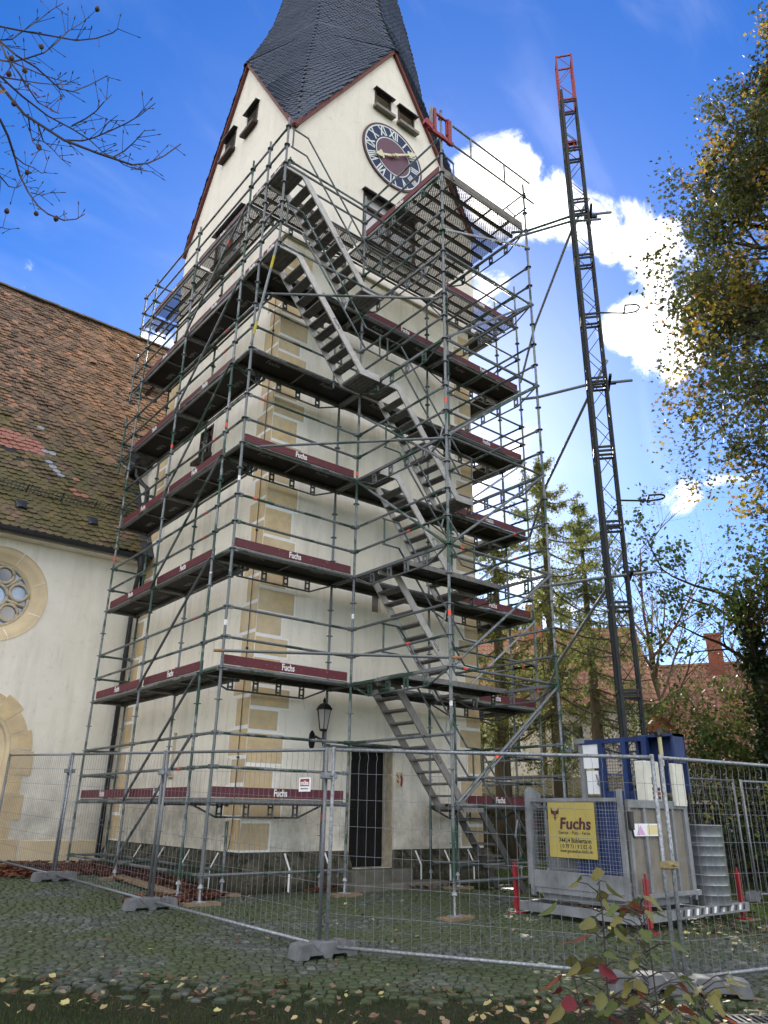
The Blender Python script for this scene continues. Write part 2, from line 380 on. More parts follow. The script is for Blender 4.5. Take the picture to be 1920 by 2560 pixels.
def _ground():
    t = NT('yard_ground'); n = t.noise(.6, 6, .6); n2 = t.noise(14, 5, .7)
    col = t.mix(t.rng(n, .42, .6), (.018, .026, .010), (.028, .028, .018)); col = t.mix(t.rng(n2, .4, .7), col, (.014, .018, .007))
    lawn = t.math('MAXIMUM', t.rng(t.z(0), 6.3, 8.5, 0, 1, True), t.rng(t.z(1), 9, 12, 0, 1, True))
    col = t.mix(lawn, col, t.mix(t.rng(n2, .3, .7), (.075, .11, .025), (.045, .075, .018)))
    t.bump(n2, .7, .03); return t.done(col, .95, 0, .15)
M_GROUND = _ground()
def _cobble():
    t = NT('cobble'); r = t.rand(); n = t.noise(.75, 6, .65); n2 = t.noise(9, 5, .65)
    col = t.ramp(r, [(0, (.036, .045, .042)), (.5, (.064, .074, .069)), (1, (.115, .123, .116))])
    col = t.mix(t.rng(n2, .45, .7), col, (.03, .036, .028))
    moss = t.rng(t.math('ADD', t.math('MULTIPLY', n, 1.1), t.math('MULTIPLY', t.noise(22, 4), .35)), .56, .80, 0, .85, True)
    col = t.mix(moss, col, t.mix(t.noise(30, 3), (.026, .040, .012), (.050, .068, .020)))
    t.bump(n2, .5, .01); return t.done(col, t.rng(n2, .3, .7, .5, .8), 0, .35)
M_COB = _cobble()
def leafmat(name, stops, trans=.45, rough=.5):
    t = NT(name); r = t.rand(); col = t.ramp(r, stops)
    t.done(col, rough, 0, .3)
    tr = t.n.new('ShaderNodeBsdfTranslucent'); t.l.new(col, tr.inputs['Color'])
    ms = t.n.new('ShaderNodeMixShader'); ms.inputs[0].default_value = trans
    t.l.new(t.b.outputs[0], ms.inputs[1]); t.l.new(tr.outputs[0], ms.inputs[2]); t.l.new(ms.outputs[0], t.out.inputs[0]); return t.m
M_LEAFM = leafmat('maple_leaf', [(0, (.040, .050, .014)), (.45, (.075, .085, .022)), (.70, (.17, .165, .030)), (.88, (.42, .32, .04)), (1, (.34, .15, .04))], .5)
M_LEAFG = leafmat('shrub_leaf', [(0, (.025, .045, .012)), (.5, (.06, .095, .02)), (.85, (.12, .15, .03)), (1, (.30, .24, .04))], .45)
M_IVY = leafmat('ivy_leaf', [(0, (.012, .024, .008)), (.6, (.025, .045, .012)), (1, (.05, .07, .02))], .2)
M_NEEDLE = leafmat('larch_needle', [(0, (.095, .13, .038)), (.5, (.16, .195, .055)), (1, (.28, .28, .085))], .6)
M_TWIGR = leafmat('reddish_twig', [(0, (.12, .065, .05)), (1, (.22, .12, .075))], .2)
M_DEAD = leafmat('fallen_leaf', [(0, (.07, .032, .020)), (.4, (.12, .07, .045)), (.65, (.24, .17, .11)), (.85, (.34, .28, .12)), (1, (.42, .38, .15))], .1)
M_DEADR = leafmat('fallen_brown_leaf', [(0, (.055, .018, .010)), (.6, (.10, .032, .018)), (1, (.18, .07, .03))], .15)
M_GRASS = leafmat('grass_blade', [(0, (.028, .046, .014)), (.6, (.050, .075, .022)), (1, (.09, .108, .032))], .35)
M_LAWN = leafmat('lawn_blade', [(0, (.06, .095, .02)), (1, (.13, .15, .035))], .45)
def _bark(name, c1, c2):
    t = NT(name); n = t.noise(6, 6, .65, stretch=(1, 1, .25)); t.bump(n, .8, .03); return t.done(t.mix(t.rng(n, .35, .65), c1, c2), .95, 0, .15)
M_BARK = _bark('bark', (.055, .042, .03), (.025, .02, .015))
M_BARKL = _bark('larch_bark', (.13, .10, .07), (.07, .06, .04))
M_TWIG = simple('bare_twig', (.05, .038, .036), (.032, .026, .026), 30, .8)
M_LAMP = simple('lantern_black', (.012, .012, .013), None, 10, .5)
M_LGLASS = _glass('lantern_glass', (.25, .24, .22), .25)
def _paint(name, c, wear=(.16, .15, .14)):
    t = NT(name); n = t.noise(3, 6, .65); k_ = t.noise(17, 6, .75)
    col = t.mix(t.rng(n, .4, .65), c, tuple(x * .6 for x in c)); col = t.mix(t.rng(k_, .63, .70, 0, .85), col, wear); col = t.mix(t.rng(t.noise(8, 5, .7), .62, .72, 0, .6), col, (.09, .05, .03)); return t.done(col, t.rng(k_, .3, .7, .45, .7), 0, .4)
M_BLUE = _paint('hoist_blue_paint', (.010, .034, .135))
M_HGREY = _paint('hoist_grey_steel', (.21, .225, .24), (.34, .34, .34))
M_GATE = simple('gate_board', (.20, .18, .145), (.13, .12, .095), 5, .75)
M_CAB = simple('control_cabinet', (.60, .60, .52), (.52, .52, .45), 10, .5)
M_PAPER = simple('white_sheet', (.78, .80, .82), (.72, .74, .76), 6, .6)
M_SIGNY = simple('sign_yellow', (.40, .33, .085), (.36, .29, .075), 5, .6)
M_FOXR = simple('fox_maroon', (.07, .012, .022), None, 10, .5)
M_CONC = simple('concrete_block', (.15, .155, .165), (.075, .08, .082), 7, .9, 0, .7, 60)
def _drum():
    t = NT('drum_zinc'); n = t.noise(5, 5, .6); return t.done(t.mix(t.rng(n, .35, .65), (.30, .32, .34), (.19, .21, .23)), t.rng(n, .3, .7, .35, .55), .7, .5)
M_DRUM = _drum()
M_MESH = simple('mesh_wire', (.22, .23, .25), None, 10, .5, .5)
M_NAVY = simple('clock_navy', (.008, .024, .085), (.007, .019, .068), 6, .6, 0, 0, 80, .3)
M_PLUM = simple('clock_plum', (.105, .030, .055), (.085, .024, .045), 4, .4)
M_MAROON = simple('clock_rim', (.07, .018, .028), None, 8, .5)
M_CREAM = simple('clock_cream', (.62, .66, .64), (.56, .60, .58), 8, .5)
M_GOLD = simple('gilded_hand', (.66, .62, .40), (.58, .53, .33), 12, .35, .3)

# ================================================================== ground
def build_ground():
    xs = [-1500, -300, -80, -40] + list(range(-20, 41, 2)) + [60, 100, 300, 1500]
    b = MB(); n = len(xs)
    for x in xs:
        for y in xs: b.v.append((x, y, gz(x, y) - .03))
    for i in range(n - 1):
        for j in range(n - 1): b.f.append((i * n + j, (i + 1) * n + j, (i + 1) * n + j + 1, i * n + j + 1)); b.mi.append(0)
    return tag(b.build('ground', M_GROUND), kind='structure')
build_ground()

# ================================================================== church tower
TX0, TX1, TY0, TY1 = 1.12, 6.88, 1.00, 6.85          # lower shaft
UX0, UX1, UY0, UY1 = 1.09, 7.11, .965, 6.985          # upper storey
UCX, UCY, UH = 4.10, 3.975, 3.01
ZB, ZE, ZA = 13.42, 16.70, 21.75                      # belfry floor, gable foot, gable apex
TOWER = empty('church_tower', (4.1, 3.95, 0), 'cream plastered church tower with clock gable and dark slate spire behind the scaffold', 'tower')

def clip_poly(p, a, b_, c):
    out = []
    for i in range(len(p)):
        q, r = p[i], p[(i + 1) % len(p)]
        fq, fr = a * q[0] + b_ * q[1] - c, a * r[0] + b_ * r[1] - c
        if fq <= 1e-9: out.append(q)
        if (fq < -1e-9 and fr > 1e-9) or (fq > 1e-9 and fr < -1e-9):
            t = fq / (fq - fr); out.append((q[0] + (r[0] - q[0]) * t, q[1] + (r[1] - q[1]) * t))
    return out
def wall_mesh(b, u0, u1, z0, z1, holes, P, planes=(), depth=.3, inward=None):
    us = sorted({u0, u1, *[h[0] for h in holes], *[h[1] for h in holes]}); zs = sorted({z0, z1, *[h[2] for h in holes], *[h[3] for h in holes]})
    for i in range(len(us) - 1):
        for j in range(len(zs) - 1):
            cu, cz = (us[i] + us[i + 1]) / 2, (zs[j] + zs[j + 1]) / 2
            if any(h[0] < cu < h[1] and h[2] < cz < h[3] for h in holes): continue
            poly = [(us[i], zs[j]), (us[i + 1], zs[j]), (us[i + 1], zs[j + 1]), (us[i], zs[j + 1])]
            for pl in planes:
                poly = clip_poly(poly, *pl)
                if len(poly) < 3: break
            if len(poly) >= 3: b.face([P(u, z) for u, z in poly])
    iv = Vector(inward)
    for h in holes:
        c = [(h[0], h[2]), (h[1], h[2]), (h[1], h[3]), (h[0], h[3])]
        dd = h[4] if len(h) > 4 else depth
        for q in range(4):
            a, d2 = Vector(P(*c[q])), Vector(P(*c[(q + 1) % 4])); b.face([a, d2, d2 + iv * dd, a + iv * dd])
RF = lambda Y: (lambda u, z: (u, Y, z))
LF = lambda X: (lambda u, z: (X, u, z))
DOOR = (3.36, 4.37, .30, 2.45, .30)
SLIT_R = (3.79, 4.03, 5.10, 5.46, .12)
WIN_L = (3.75, 4.42, 8.92, 9.68, .25); SLIT_L = (3.86, 4.02, 1.88, 2.68, .16)
b = MB(); wall_mesh(b, TX0, TX1, -.5, ZB, [DOOR, SLIT_R], RF(TY0), inward=(0, 1, 0)); b.build('wall', M_PLAS, TOWER)
b = MB(); wall_mesh(b, TY0, TY1, -.5, ZB, [WIN_L, SLIT_L], LF(TX0), inward=(1, 0, 0)); b.build('wall', M_PLAS, TOWER)
b = MB(); b.face([(TX1, TY0, -.5), (TX1, TY1, -.5), (TX1, TY1, ZB), (TX1, TY0, ZB)]); b.build('wall', M_PLAS, TOWER)
b = MB(); b.face([(TX0, TY1, -.5), (TX1, TY1, -.5), (TX1, TY1, ZB), (TX0, TY1, ZB)]); b.build('wall', M_PLAS, TOWER)
sl = (ZA - ZE) / UH
def gab(c): return [(sl, 1, ZA + sl * c), (-sl, 1, ZA - sl * c)]
GW_R = [(3.48, 4.06, 19.20, 19.78, .3), (4.31, 4.92, 19.20, 19.76, .3)]; BEL_R = (3.2, 4.95, 14.45, 16.0, .12)
GW_L = [(3.10, 3.72, 18.74, 19.46, .14), (4.38, 5.04, 18.84, 19.58, .14)]; BEL_L = (3.3, 4.85, 14.45, 15.9, .12)
b = MB(); wall_mesh(b, UX0, UX1, ZB, ZA, GW_R + [BEL_R], RF(UY0), gab(UCX), inward=(0, 1, 0)); b.build('gable_wall', M_PLASU, TOWER)
b = MB(); wall_mesh(b, UY0, UY1, ZB, ZA, GW_L + [BEL_L], LF(UX0), gab(UCY), inward=(1, 0, 0)); b.build('gable_wall', M_PLASU, TOWER)
b = MB(); wall_mesh(b, UY0, UY1, ZB, ZA, [], LF(UX1), gab(UCY), inward=(-1, 0, 0)); b.build('gable_wall', M_PLASU, TOWER)
b = MB(); wall_mesh(b, UX0, UX1, ZB, ZA, [], RF(UY1), gab(UCX), inward=(0, -1, 0)); b.build('gable_wall', M_PLASU, TOWER)
# string course under the belfry
b = MB()
for (x0, y0, x1, y1) in ((UX0 - .05, UY0 - .05, UX1 + .05, UY0 + .02), (UX0 - .05, UY0 + .02, UX0 + .02, UY1 + .05), (UX1 - .02, UY0 + .02, UX1 + .05, UY1 + .05)):
    b.box((x0, y0, ZB - .09), (x1, y1, ZB + .05), .015)
b.build('string_course', M_PLASU, TOWER)

# quoins: painted stones with white joints
def quoin(face, u0, u1, z0, z1):
    e = .034; b = MB(); bj = MB()
    if face == 'R': b.box((u0, TY0 - .008, z0 + e), (u1, TY0 + .02, z1 - e)); bj.box((u0 - e if u0 > TX0 + .5 else u0, TY0 - .004, z0), (u1 + e if u1 < TX1 - .5 else u1, TY0 + .015, z1 - .0005))
    else: b.box((TX0 - .008, u0, z0 + e), (TX0 + .02, u1, z1 - e)); bj.box((TX0 - .004, u0 - e if u0 > TY0 + .5 else u0, z0), (TX0 + .015, u1 + e if u1 < TY1 - .5 else u1, z1 - .0005))
    q = b.build('quoin_stone', M_QUOIN, TOWER); bj.build('quoin_joint', M_JOINT, q)
for corner in range(4):
    z = .60; i = corner
    while z < 13.0:
        h = rnd.uniform(.38, .60); h = min(h, 13.28 - z); w = (rnd.uniform(.50, .60), rnd.uniform(.68, .80))[i % 2]
        if corner == 0: quoin('R', TX0 + .012, TX0 + w, z, z + h)
        if corner == 1: quoin('R', TX1 - w * .8, TX1 - .002, z, z + h)
        if corner == 2: quoin('L', TY0 + .012, TY0 + w * .8, z, z + h)
        if corner == 3: quoin('L', TY1 - w * .8, TY1 - .03, z, z + h)
        z += h; i += 1

# plinth with sloped top, cut by the door
def plinth(b, p0, p1, nrm):
    p0, p1, nrm = Vector(p0), Vector(p1), Vector(nrm)
    prof = [(0, -.5), (.17, -.5), (.17, .34), (.04, .57), (0, .60)]
    rings = []
    for p in (p0, p1):
        rings.append([p + nrm * o + Vector((0, 0, zz_)) for o, zz_ in prof])
    b.quadgrid([[*rings[0]], [*rings[1]]], True, True, True)
b = MB()
plinth(b, (TX0 - .17, TY0 + .001, 0), (DOOR[0] - .02, TY0 + .001, 0), (0, -1, 0)); b.build('plinth', M_PLINTH, TOWER)
b = MB(); plinth(b, (DOOR[1] + .02, TY0 + .001, 0), (TX1 + .17, TY0 + .001, 0), (0, -1, 0)); b.build('plinth', M_PLINTH, TOWER)
b = MB(); plinth(b, (TX0 + .001, TY0 - .168, 0), (TX0 + .001, TY1 + .05, 0), (-1, 0, 0)); b.build('plinth', M_PLINTH, TOWER)
for x in (2.02, 2.85, 4.98, 5.75, 6.4):
    b = MB(); b.bar((x, TY0 - .173, -.1), (x, TY0 - .173, .34), .03, .012, (0, -1, .3)); b.bar((x, TY0 - .173, .335), (x - .03, TY0 - .043, .575), .03, .012, (0, -1, .3)); b.build('plinth_joint', M_JOINT, TOWER)
for y in (1.6, 2.7, 3.8, 4.9):
    b = MB(); b.bar((TX0 - .173, y, -.1), (TX0 - .173, y, .34), .03, .012, (-1, 0, 0)); b.bar((TX0 - .173, y, .335), (TX0 - .043, y, .575), .03, .012, (-1, 0, .3)); b.build('plinth_joint', M_JOINT, TOWER)

# door, jamb stones, steps
b = MB()
for i in range(6):
    x = DOOR[0] + (DOOR[1] - DOOR[0]) * i / 6; b.box((x + .004, TY0 + .27, DOOR[2]), (x + (DOOR[1] - DOOR[0]) / 6 - .004, TY0 + .32, DOOR[3]), .006)
d_ = b.build('door', M_DOOR, TOWER)
b = MB(); b.tube([(3.5, TY0 + .25, 1.30), (3.5, TY0 + .21, 1.30), (3.62, TY0 + .21, 1.30)], .012, 6); b.build('handle', M_LAMP, d_)
b = MB(); b.box((DOOR[1] - .005, TY0 - .014, .30), (DOOR[1] + .02, TY0 + .26, 2.45)); b.build('door_jamb', M_TRACERY, TOWER)
b = MB(); b.box((DOOR[0] - .02, TY0 - .014, .30), (DOOR[0] + .005, TY0 + .26, 2.45)); b.build('door_jamb', M_TRACERY, TOWER)
b = MB(); b.box((3.2, TY0 - .36, -.2), (4.62, TY0 + .28, .29), .02); b.build('door_step', M_STONEG, TOWER)
b = MB(); b.box((2.95, TY0 - .78, -.3), (5.15, TY0 - .30, .10), .02); b.build('door_step', M_STONEG, TOWER)
# niche and windows
b = MB(); b.box((SLIT_R[0], TY0 + .10, SLIT_R[2]), (SLIT_R[1], TY0 + .14, SLIT_R[3])); b.build('blind_slit', M_SILL, TOWER)
b = MB(); b.box((TX0 + .15, SLIT_L[0], SLIT_L[2]), (TX0 + .20, SLIT_L[1], SLIT_L[3])); b.build('slit_window', M_QUOIN, TOWER)
b = MB(); b.box((TX0 - .07, SLIT_L[0] - .06, SLIT_L[2] - .06), (TX0 + .1, SLIT_L[1] + .06, SLIT_L[2] - .002), .01); b.build('slit_sill', M_STONE, TOWER)

def frame_rect(b, P, u0, u1, z0, z1, t, o0, o1, inward):
    iv = Vector(inward)
    for (a0, a1, c0, c1) in ((u0, u1, z0, z0 + t), (u0, u1, z1 - t, z1), (u0, u0 + t, z0 + t, z1 - t), (u1 - t, u1, z0 + t, z1 - t)):
        p = [Vector(P(a0, c0)), Vector(P(a1, c0)), Vector(P(a1, c1)), Vector(P(a0, c1))]
        b.quadgrid([[q + iv * o0 for q in p], [q + iv * o1 for q in p]], True, True, True)
def pane(b, P, u0, u1, z0, z1, o, inward):
    iv = Vector(inward); b.face([Vector(P(u0, z0)) + iv * o, Vector(P(u1, z0)) + iv * o, Vector(P(u1, z1)) + iv * o, Vector(P(u0, z1)) + iv * o])
def ledge(b, P, u0, u1, z0, z1, o0, o1, inward, drop=0):
    iv = Vector(inward); p = [Vector(P(u0, z0)), Vector(P(u1, z0)), Vector(P(u1, z1)), Vector(P(u0, z1))]
    dv = Vector((0, 0, -drop)); b.quadgrid([[q + iv * o0 + dv for q in p], [q + iv * o1 for q in p]], True, True, True)
def window(name, P, h, inward, louvre=False, sill=M_SILL, hood=True, glassm=M_GLASS):
    u0, u1, z0, z1, dd = h
    b = MB(); frame_rect(b, P, u0, u1, z0, z1, .055, -.012, .05, inward); w = b.build(name, M_BROWN, TOWER)
    b = MB(); ledge(b, P, u0 - .05, u1 + .05, z0 - .10, z0 - .005, -.17, .03, inward, .05); b.build('sill', sill, w)
    if hood:
        b = MB(); ledge(b, P, u0 - .05, u1 + .06, z1 + .005, z1 + .035, -.14, .02, inward, .03); b.build('hood', M_LEAD, w)
    if louvre:
        for k in range(5):
            zc = z0 + .1 + k * (z1 - z0 - .2) / 4.3; b = MB(); ledge(b, P, u0 + .05, u1 - .05, zc, zc + .02, -.005, .07, inward, .05); b.build('louvre_slat', M_SILL, w)
        b = MB(); pane(b, P, u0, u1, z0, z1, dd - .01, inward); b.build('back_board', M_BROWN, w)
    else:
        b = MB(); pane(b, P, u0, u1, z0, z1, dd - .01, inward); b.build('pane', glassm, w)
    return w
for h in GW_R: window('gable_window', RF(UY0), h, (0, 1, 0), glassm=simple('shaft_interior', (.13, .085, .05), None, 5, .8))
for h in GW_L: window('gable_window', LF(UX0), h, (1, 0, 0), louvre=True, sill=M_BROWN)
M_SHUT = simple('pale_shutter', (.60, .58, .60), (.52, .50, .51), 4, .7)
w = window('belfry_window', RF(UY0), BEL_R, (0, 1, 0), glassm=M_SHUT)
b = MB(); b.box((4.06, UY0 + .02, 14.4), (4.14, UY0 + .09, 15.96)); b.build('mullion', M_SILL, w)
b = MB(); b.box((3.25, UY0 + .02, 15.55), (4.95, UY0 + .08, 15.62)); b.build('transom_bar', M_BROWN, w)
w = window('belfry_window', LF(UX0), BEL_L, (1, 0, 0), glassm=M_SHUT)
b = MB(); b.box((UX0 + .02, 4.03, 14.4), (UX0 + .09, 4.11, 15.9)); b.build('mullion', M_SILL, w)
w = window('stair_window', LF(TX0), WIN_L, (1, 0, 0), sill=M_BROWN, hood=False)
b = MB(); b.box((TX0 + .02, 4.06, 8.95), (TX0 + .07, 4.11, 9.65)); b.build('mullion', M_BROWN, w)

# lightning cable down the near corner
b = MB(); b.tube([(TX0 - .03, 1.22, 14.0), (TX0 - .03, 1.22, 1.0), (TX0 - .05, 1.24, .66), (TX0 - .2, 1.3, .38)], .008, 5)
for z in (2.1, 4.0, 6.3, 8.6, 10.9, 12.7): b.lathe((TX0 - .03, 1.22, z), [(.001, -.03), (.028, -.01), (.028, .01), (.001, .03)], 6, False)
b.build('lightning_cable', M_LEAD, TOWER)
# faded notice beside the door
b = MB(); b.box((4.47, TY0 - .012, 1.70), (4.64, TY0 - .002, 1.99)); nt = b.build('notice', simple('notice_paper', (.62, .55, .38), (.55, .47, .32), 20, .7), TOWER)
b = MB()
for p in ([(4.49, 1.97), (4.54, 1.90), (4.525, 1.86), (4.49, 1.93)], [(4.60, 1.98), (4.625, 1.93), (4.655, 1.86), (4.62, 1.72), (4.58, 1.74), (4.595, 1.86), (4.575, 1.90)], [(4.495, 1.86), (4.535, 1.83), (4.545, 1.78), (4.50, 1.80)]):
    b.face([(u, TY0 - .0145, z) for u, z in p])
b.build('notice_mark', M_HRED, nt)

# clock
CK = Vector((4.13, UY0, 17.72))
def disc(b, r0, r1, y, n=64, ysec=0):
    for j in range(n):
        a0, a1 = 2 * math.pi * j / n, 2 * math.pi * (j + 1) / n
        pts = [CK + Vector((r * math.sin(a), y, r * math.cos(a))) for r, a in ((r0, a0), (r1, a0), (r1, a1), (r0, a1))]
        b.face(pts if r0 > 0 else pts[1:3] + [pts[0]])
b = MB(); disc(b, .97, 1.03, -.05)
for j in range(64):
    a0, a1 = 2 * math.pi * j / 64, 2 * math.pi * (j + 1) / 64
    b.face([CK + Vector((1.03 * math.sin(a), y, 1.03 * math.cos(a))) for a, y in ((a0, -.05), (a1, -.05), (a1, .0), (a0, .0))])
clock = b.build('clock', M_MAROON, TOWER)
b = MB(); disc(b, .60, .94, -.045); b.build('hour_ring', M_NAVY, clock)
b = MB(); disc(b, .935, .975, -.049); b.build('ring_line', M_CREAM, clock); b = MB(); disc(b, .575, .605, -.049); b.build('ring_line', M_CREAM, clock)
b = MB(); disc(b, 0, .58, -.044); b.build('clock_centre', M_PLUM, clock)
for h, s in enumerate(['XII', 'I', 'II', 'III', 'IIII', 'V', 'VI', 'VII', 'VIII', 'IX', 'X', 'XI']):
    a = math.radians(30 * h); o = CK + Vector((.77 * math.sin(a), -.05, .77 * math.cos(a)))
    text('numeral', s, .40, M_CREAM, o, (math.cos(a), 0, -math.sin(a)), (math.sin(a), 0, math.cos(a)), clock, xs=.66 if len(s) < 4 else .57, bold=.011)
def hand(deg, L, w, tail, y):
    a = math.radians(deg); d = Vector((math.sin(a), 0, math.cos(a))); s = Vector((math.cos(a), 0, -math.sin(a))); b = MB()
    prof = [(-tail, w * .9), (-tail * .3, w * .7), (0, w), (.15 * L, w * .7), (.55 * L, w * .6), (.60 * L, w * .45), (.63 * L, w * 2.3), (.70 * L, w * 2.6), (.73 * L, w * 1.3), (.78 * L, w * 1.7), (.86 * L, w * 1.2), (L, w * .12)]
    c = CK + Vector((0, y, 0))
    for i in range(len(prof) - 1):
        (l0, w0), (l1, w1) = prof[i], prof[i + 1]
        for yy in (0, -.018): b.face([c + d * l0 - s * w0 / 2 + Vector((0, yy, 0)), c + d * l0 + s * w0 / 2 + Vector((0, yy, 0)), c + d * l1 + s * w1 / 2 + Vector((0, yy, 0)), c + d * l1 - s * w1 / 2 + Vector((0, yy, 0))])
        for sg in (-1, 1): b.face([c + d * l0 + s * sg * w0 / 2, c + d * l1 + s * sg * w1 / 2, c + d * l1 + s * sg * w1 / 2 + Vector((0, -.018, 0)), c + d * l0 + s * sg * w0 / 2 + Vector((0, -.018, 0))])
    b.build('clock_hand', M_GOLD, clock)
hand(243, .72, .10, .12, -.10); hand(55, .90, .085, .12, -.14)
b = MB(); b.tube([CK + Vector((0, -.045, 0)), CK + Vector((0, -.17, 0))], .045, 12); b.build('pivot', M_GOLD, clock)

# verge boards on the gables
def verge(pa, pb, out, b):
    b.bar(Vector(pa) + Vector(out) * .045, Vector(pb) + Vector(out) * .045, .10, .12, (0, 0, 1))
for (C0, A0, C1, out) in (((UX0 - .06, UY0, ZE - .10), (UCX, UY0, ZA + .02), (UX1 + .06, UY0, ZE - .10), (0, -1, 0)), ((UX0, UY0 - .06, ZE - .10), (UX0, UCY, ZA + .02), (UX0, UY1 + .06, ZE - .10), (-1, 0, 0)),
                          ((UX1, UY0 - .06, ZE - .10), (UX1, UCY, ZA + .02), (UX1, UY1 + .06, ZE - .10), (1, 0, 0))):
    for p in (C0, C1):
        b = MB(); verge(p, A0, out, b); b.build('verge_board', M_VERGE, TOWER)

# spire: eight bell-cast slopes between corner creases and gable ridges
def interp(tab, z):
    if z <= tab[0][0]: return tab[0][1]
    for (z0, v0), (z1, v1) in zip(tab, tab[1:]):
        if z <= z1: return v0 + (v1 - v0) * (z - z0) / (z1 - z0)
    return tab[-1][1]
CREASE = [(16.55, 2.98), (17.15, 2.86), (18.34, 2.76), (19.5, 2.58), (20.47, 2.38), (21.47, 2.17), (22.4, 2.0), (23.57, 1.88), (25.6, 1.62), (37.0, .02)]
RIDGE = [(21.80, 3.14), (22.2, 2.97), (22.8, 2.75), (23.5, 2.53), (24.2, 2.34), (24.95, 2.20), (25.6, 2.09), (37.0, .03)]
def spire_pt(side, s, z):
    """side 0..7: 0 = slope left of the near corner (towards the left gable), 1 = towards the clock gable, ..."""
    d = interp(CREASE, z)
    if z < 21.80: a, rr = UH * (ZA + .06 - z) / (ZA - ZE), UH + .115
    else: a, rr = 0.0, interp(RIDGE, z)
    a = max(a, 0)
    cx_, cy_ = d, d
    if a > d: a = d
    ex, ey = (rr, a)                             # towards the -x gable
    px, py = cx_ + (ex - cx_) * s, cy_ + (ey - cy_) * s
    if side % 2: px, py = py, px
    sx, sy = ((-1, -1), (1, -1), (1, 1), (-1, 1))[side // 2]
    return Vector((UCX + sx * px, UCY + sy * py, z))
zl = [16.62] + [16.8 + .35 * i for i in range(0, 27)] + [27, 30, 33, 36.9]
b = MB()
for side in range(8):
    b.quadgrid([[spire_pt(side, 0, z), spire_pt(side, .5, z), spire_pt(side, 1, z)] for z in zl], False)
spire = b.build('spire', M_SLATEB, TOWER)
b = MB(); b.lathe((UCX, UCY, 36.6), [(.06, 0), (.05, .6), (.16, .8), (.16, .95), (.03, 1.2), (.02, 2.6)], 8); b.build('finial', M_LEAD, spire)
slv = [(-.5, 0, .0), (.5, 0, .0), (.5, .78, .0), (.28, 1, .0), (-.28, 1, .0), (-.5, .78, .0), (-.5, 0, .010), (.5, 0, .010), (.5, .78, .024), (.28, 1, .024), (-.28, 1, .024), (-.5, .78, .024)]
slf = [(6, 7, 8, 9, 10, 11), (2, 3, 9, 8), (3, 4, 10, 9), (4, 5, 11, 10), (1, 2, 8, 7), (5, 0, 6, 11)]
slates = []
for side in range(8):
    z = 16.72; row = 0
    while z < 30.5:
        A, B = spire_pt(side, 0, z), spire_pt(side, 1, z); L = (B - A).length
        A2, B2 = spire_pt(side, 0, z + .1), spire_pt(side, 1, z + .1)
        step = .148; n = max(1, int(L / step) + 1)
        for i in range(n + 1):
            s = ((i + (.5 if row % 2 else 0)) * step + rnd.uniform(-.012, .012) + .02) / max(L, .01)
            if L < .12 or s * L > L - .055 or (s * L < .03 and row % 2 == 0 and False): continue
            p = spire_pt(side, s, z); q = spire_pt(side, s, z + .1)
            x = (B - A).normalized(); dn = (p - q).normalized(); nn = x.cross(dn).normalized()
            if nn.dot(p - Vector((UCX, UCY, z - 2))) < 0: nn = -nn
            slates.append((side, frame(p + nn * (.004 + rnd.uniform(0, .004)) - dn * .02, x * rnd.uniform(.135, .15), (dn + x * rnd.uniform(-.03, .03) + nn * rnd.uniform(0, .035)) * rnd.uniform(.15, .165), nn * 1.0)))
        z += .105 * max((A - A2).normalized().z * -1, .35) if L > 0 else .1; row += 1
vis = [t for t in slates if t[0] in (0, 1)]
vis.sort(key=lambda t: (t[1].translation - CAM).length)
me1 = bpy.data.meshes.new('slate'); me1.from_pydata(slv, [], slf); me1.materials.append(M_SLATE); me1.update()
big = set()
for t in vis[:300]:
    link('slate', me1, spire, t[1]); big.add(id(t))
rest = [t[1] for t in slates if id(t) not in big]
o = link('slates', stuff_mesh('slates', slv, slf, [np.array(x) for x in rest], M_SLATE, npr.random(len(rest))), spire); o['kind'] = 'stuff'

# lantern beside the door
LAN = empty('wall_lantern', (2.5, TY0, 2.4), 'black wall lantern with glass panes on the cream wall left of the door', 'lantern')
b = MB(); b.lathe((0, 0, 0), [(.02, 0), (.06, .05), (.075, .16), (.06, .27), (.02, .33)], 10)
bb = MB(); bb.v = [(2.46 + x, TY0 - .002 - abs(y) * .35, 2.30 + z) for x, y, z in b.v]; bb.f = b.f; bb.mi = b.mi; bb.build('back_plate', M_LAMP, LAN)
LX, LY = 2.50, TY0 - .30
b = MB(); b.tube([(2.46, TY0 - .03, 2.46), (2.465, TY0 - .12, 2.52), (2.48, TY0 - .22, 2.47), (LX, LY, 2.47), (LX, LY, 2.60)], .022, 7); b.lathe((LX, LY, 2.36), [(.004, 0), (.02, .03), (.02, .07), (.006, .1)], 8); b.build('arm', M_LAMP, LAN)
b = MB(); b.lathe((LX, LY, 2.60), [(.05, 0), (.085, .02), (.06, .05)], 6); b.lathe((LX, LY, 2.98), [(.165, 0), (.15, .035), (.10, .09), (.035, .12), (.02, .13), (.035, .16), (.008, .22)], 6)
for j in range(6):
    a = math.pi / 3 * j; b.tube([(LX + .075 * math.cos(a), LY + .075 * math.sin(a), 2.63), (LX + .135 * math.cos(a), LY + .135 * math.sin(a), 2.99)], .009, 4)
b.build('cage', M_LAMP, LAN)
for j in range(6):
    a, a2 = math.pi / 3 * j, math.pi / 3 * (j + 1); b = MB()
    b.face([(LX + r * math.cos(t), LY + r * math.sin(t), z) for r, t, z in ((.073, a, 2.64), (.073, a2, 2.64), (.132, a2, 2.985), (.132, a, 2.985))]); b.build('pane', M_LGLASS, LAN)
b = MB(); b.lathe((LX, LY, 2.66), [(.015, 0), (.015, .1), (.03, .14), (.025, .19), (.006, .22)], 8); b.build('bulb', M_PAPER, LAN)

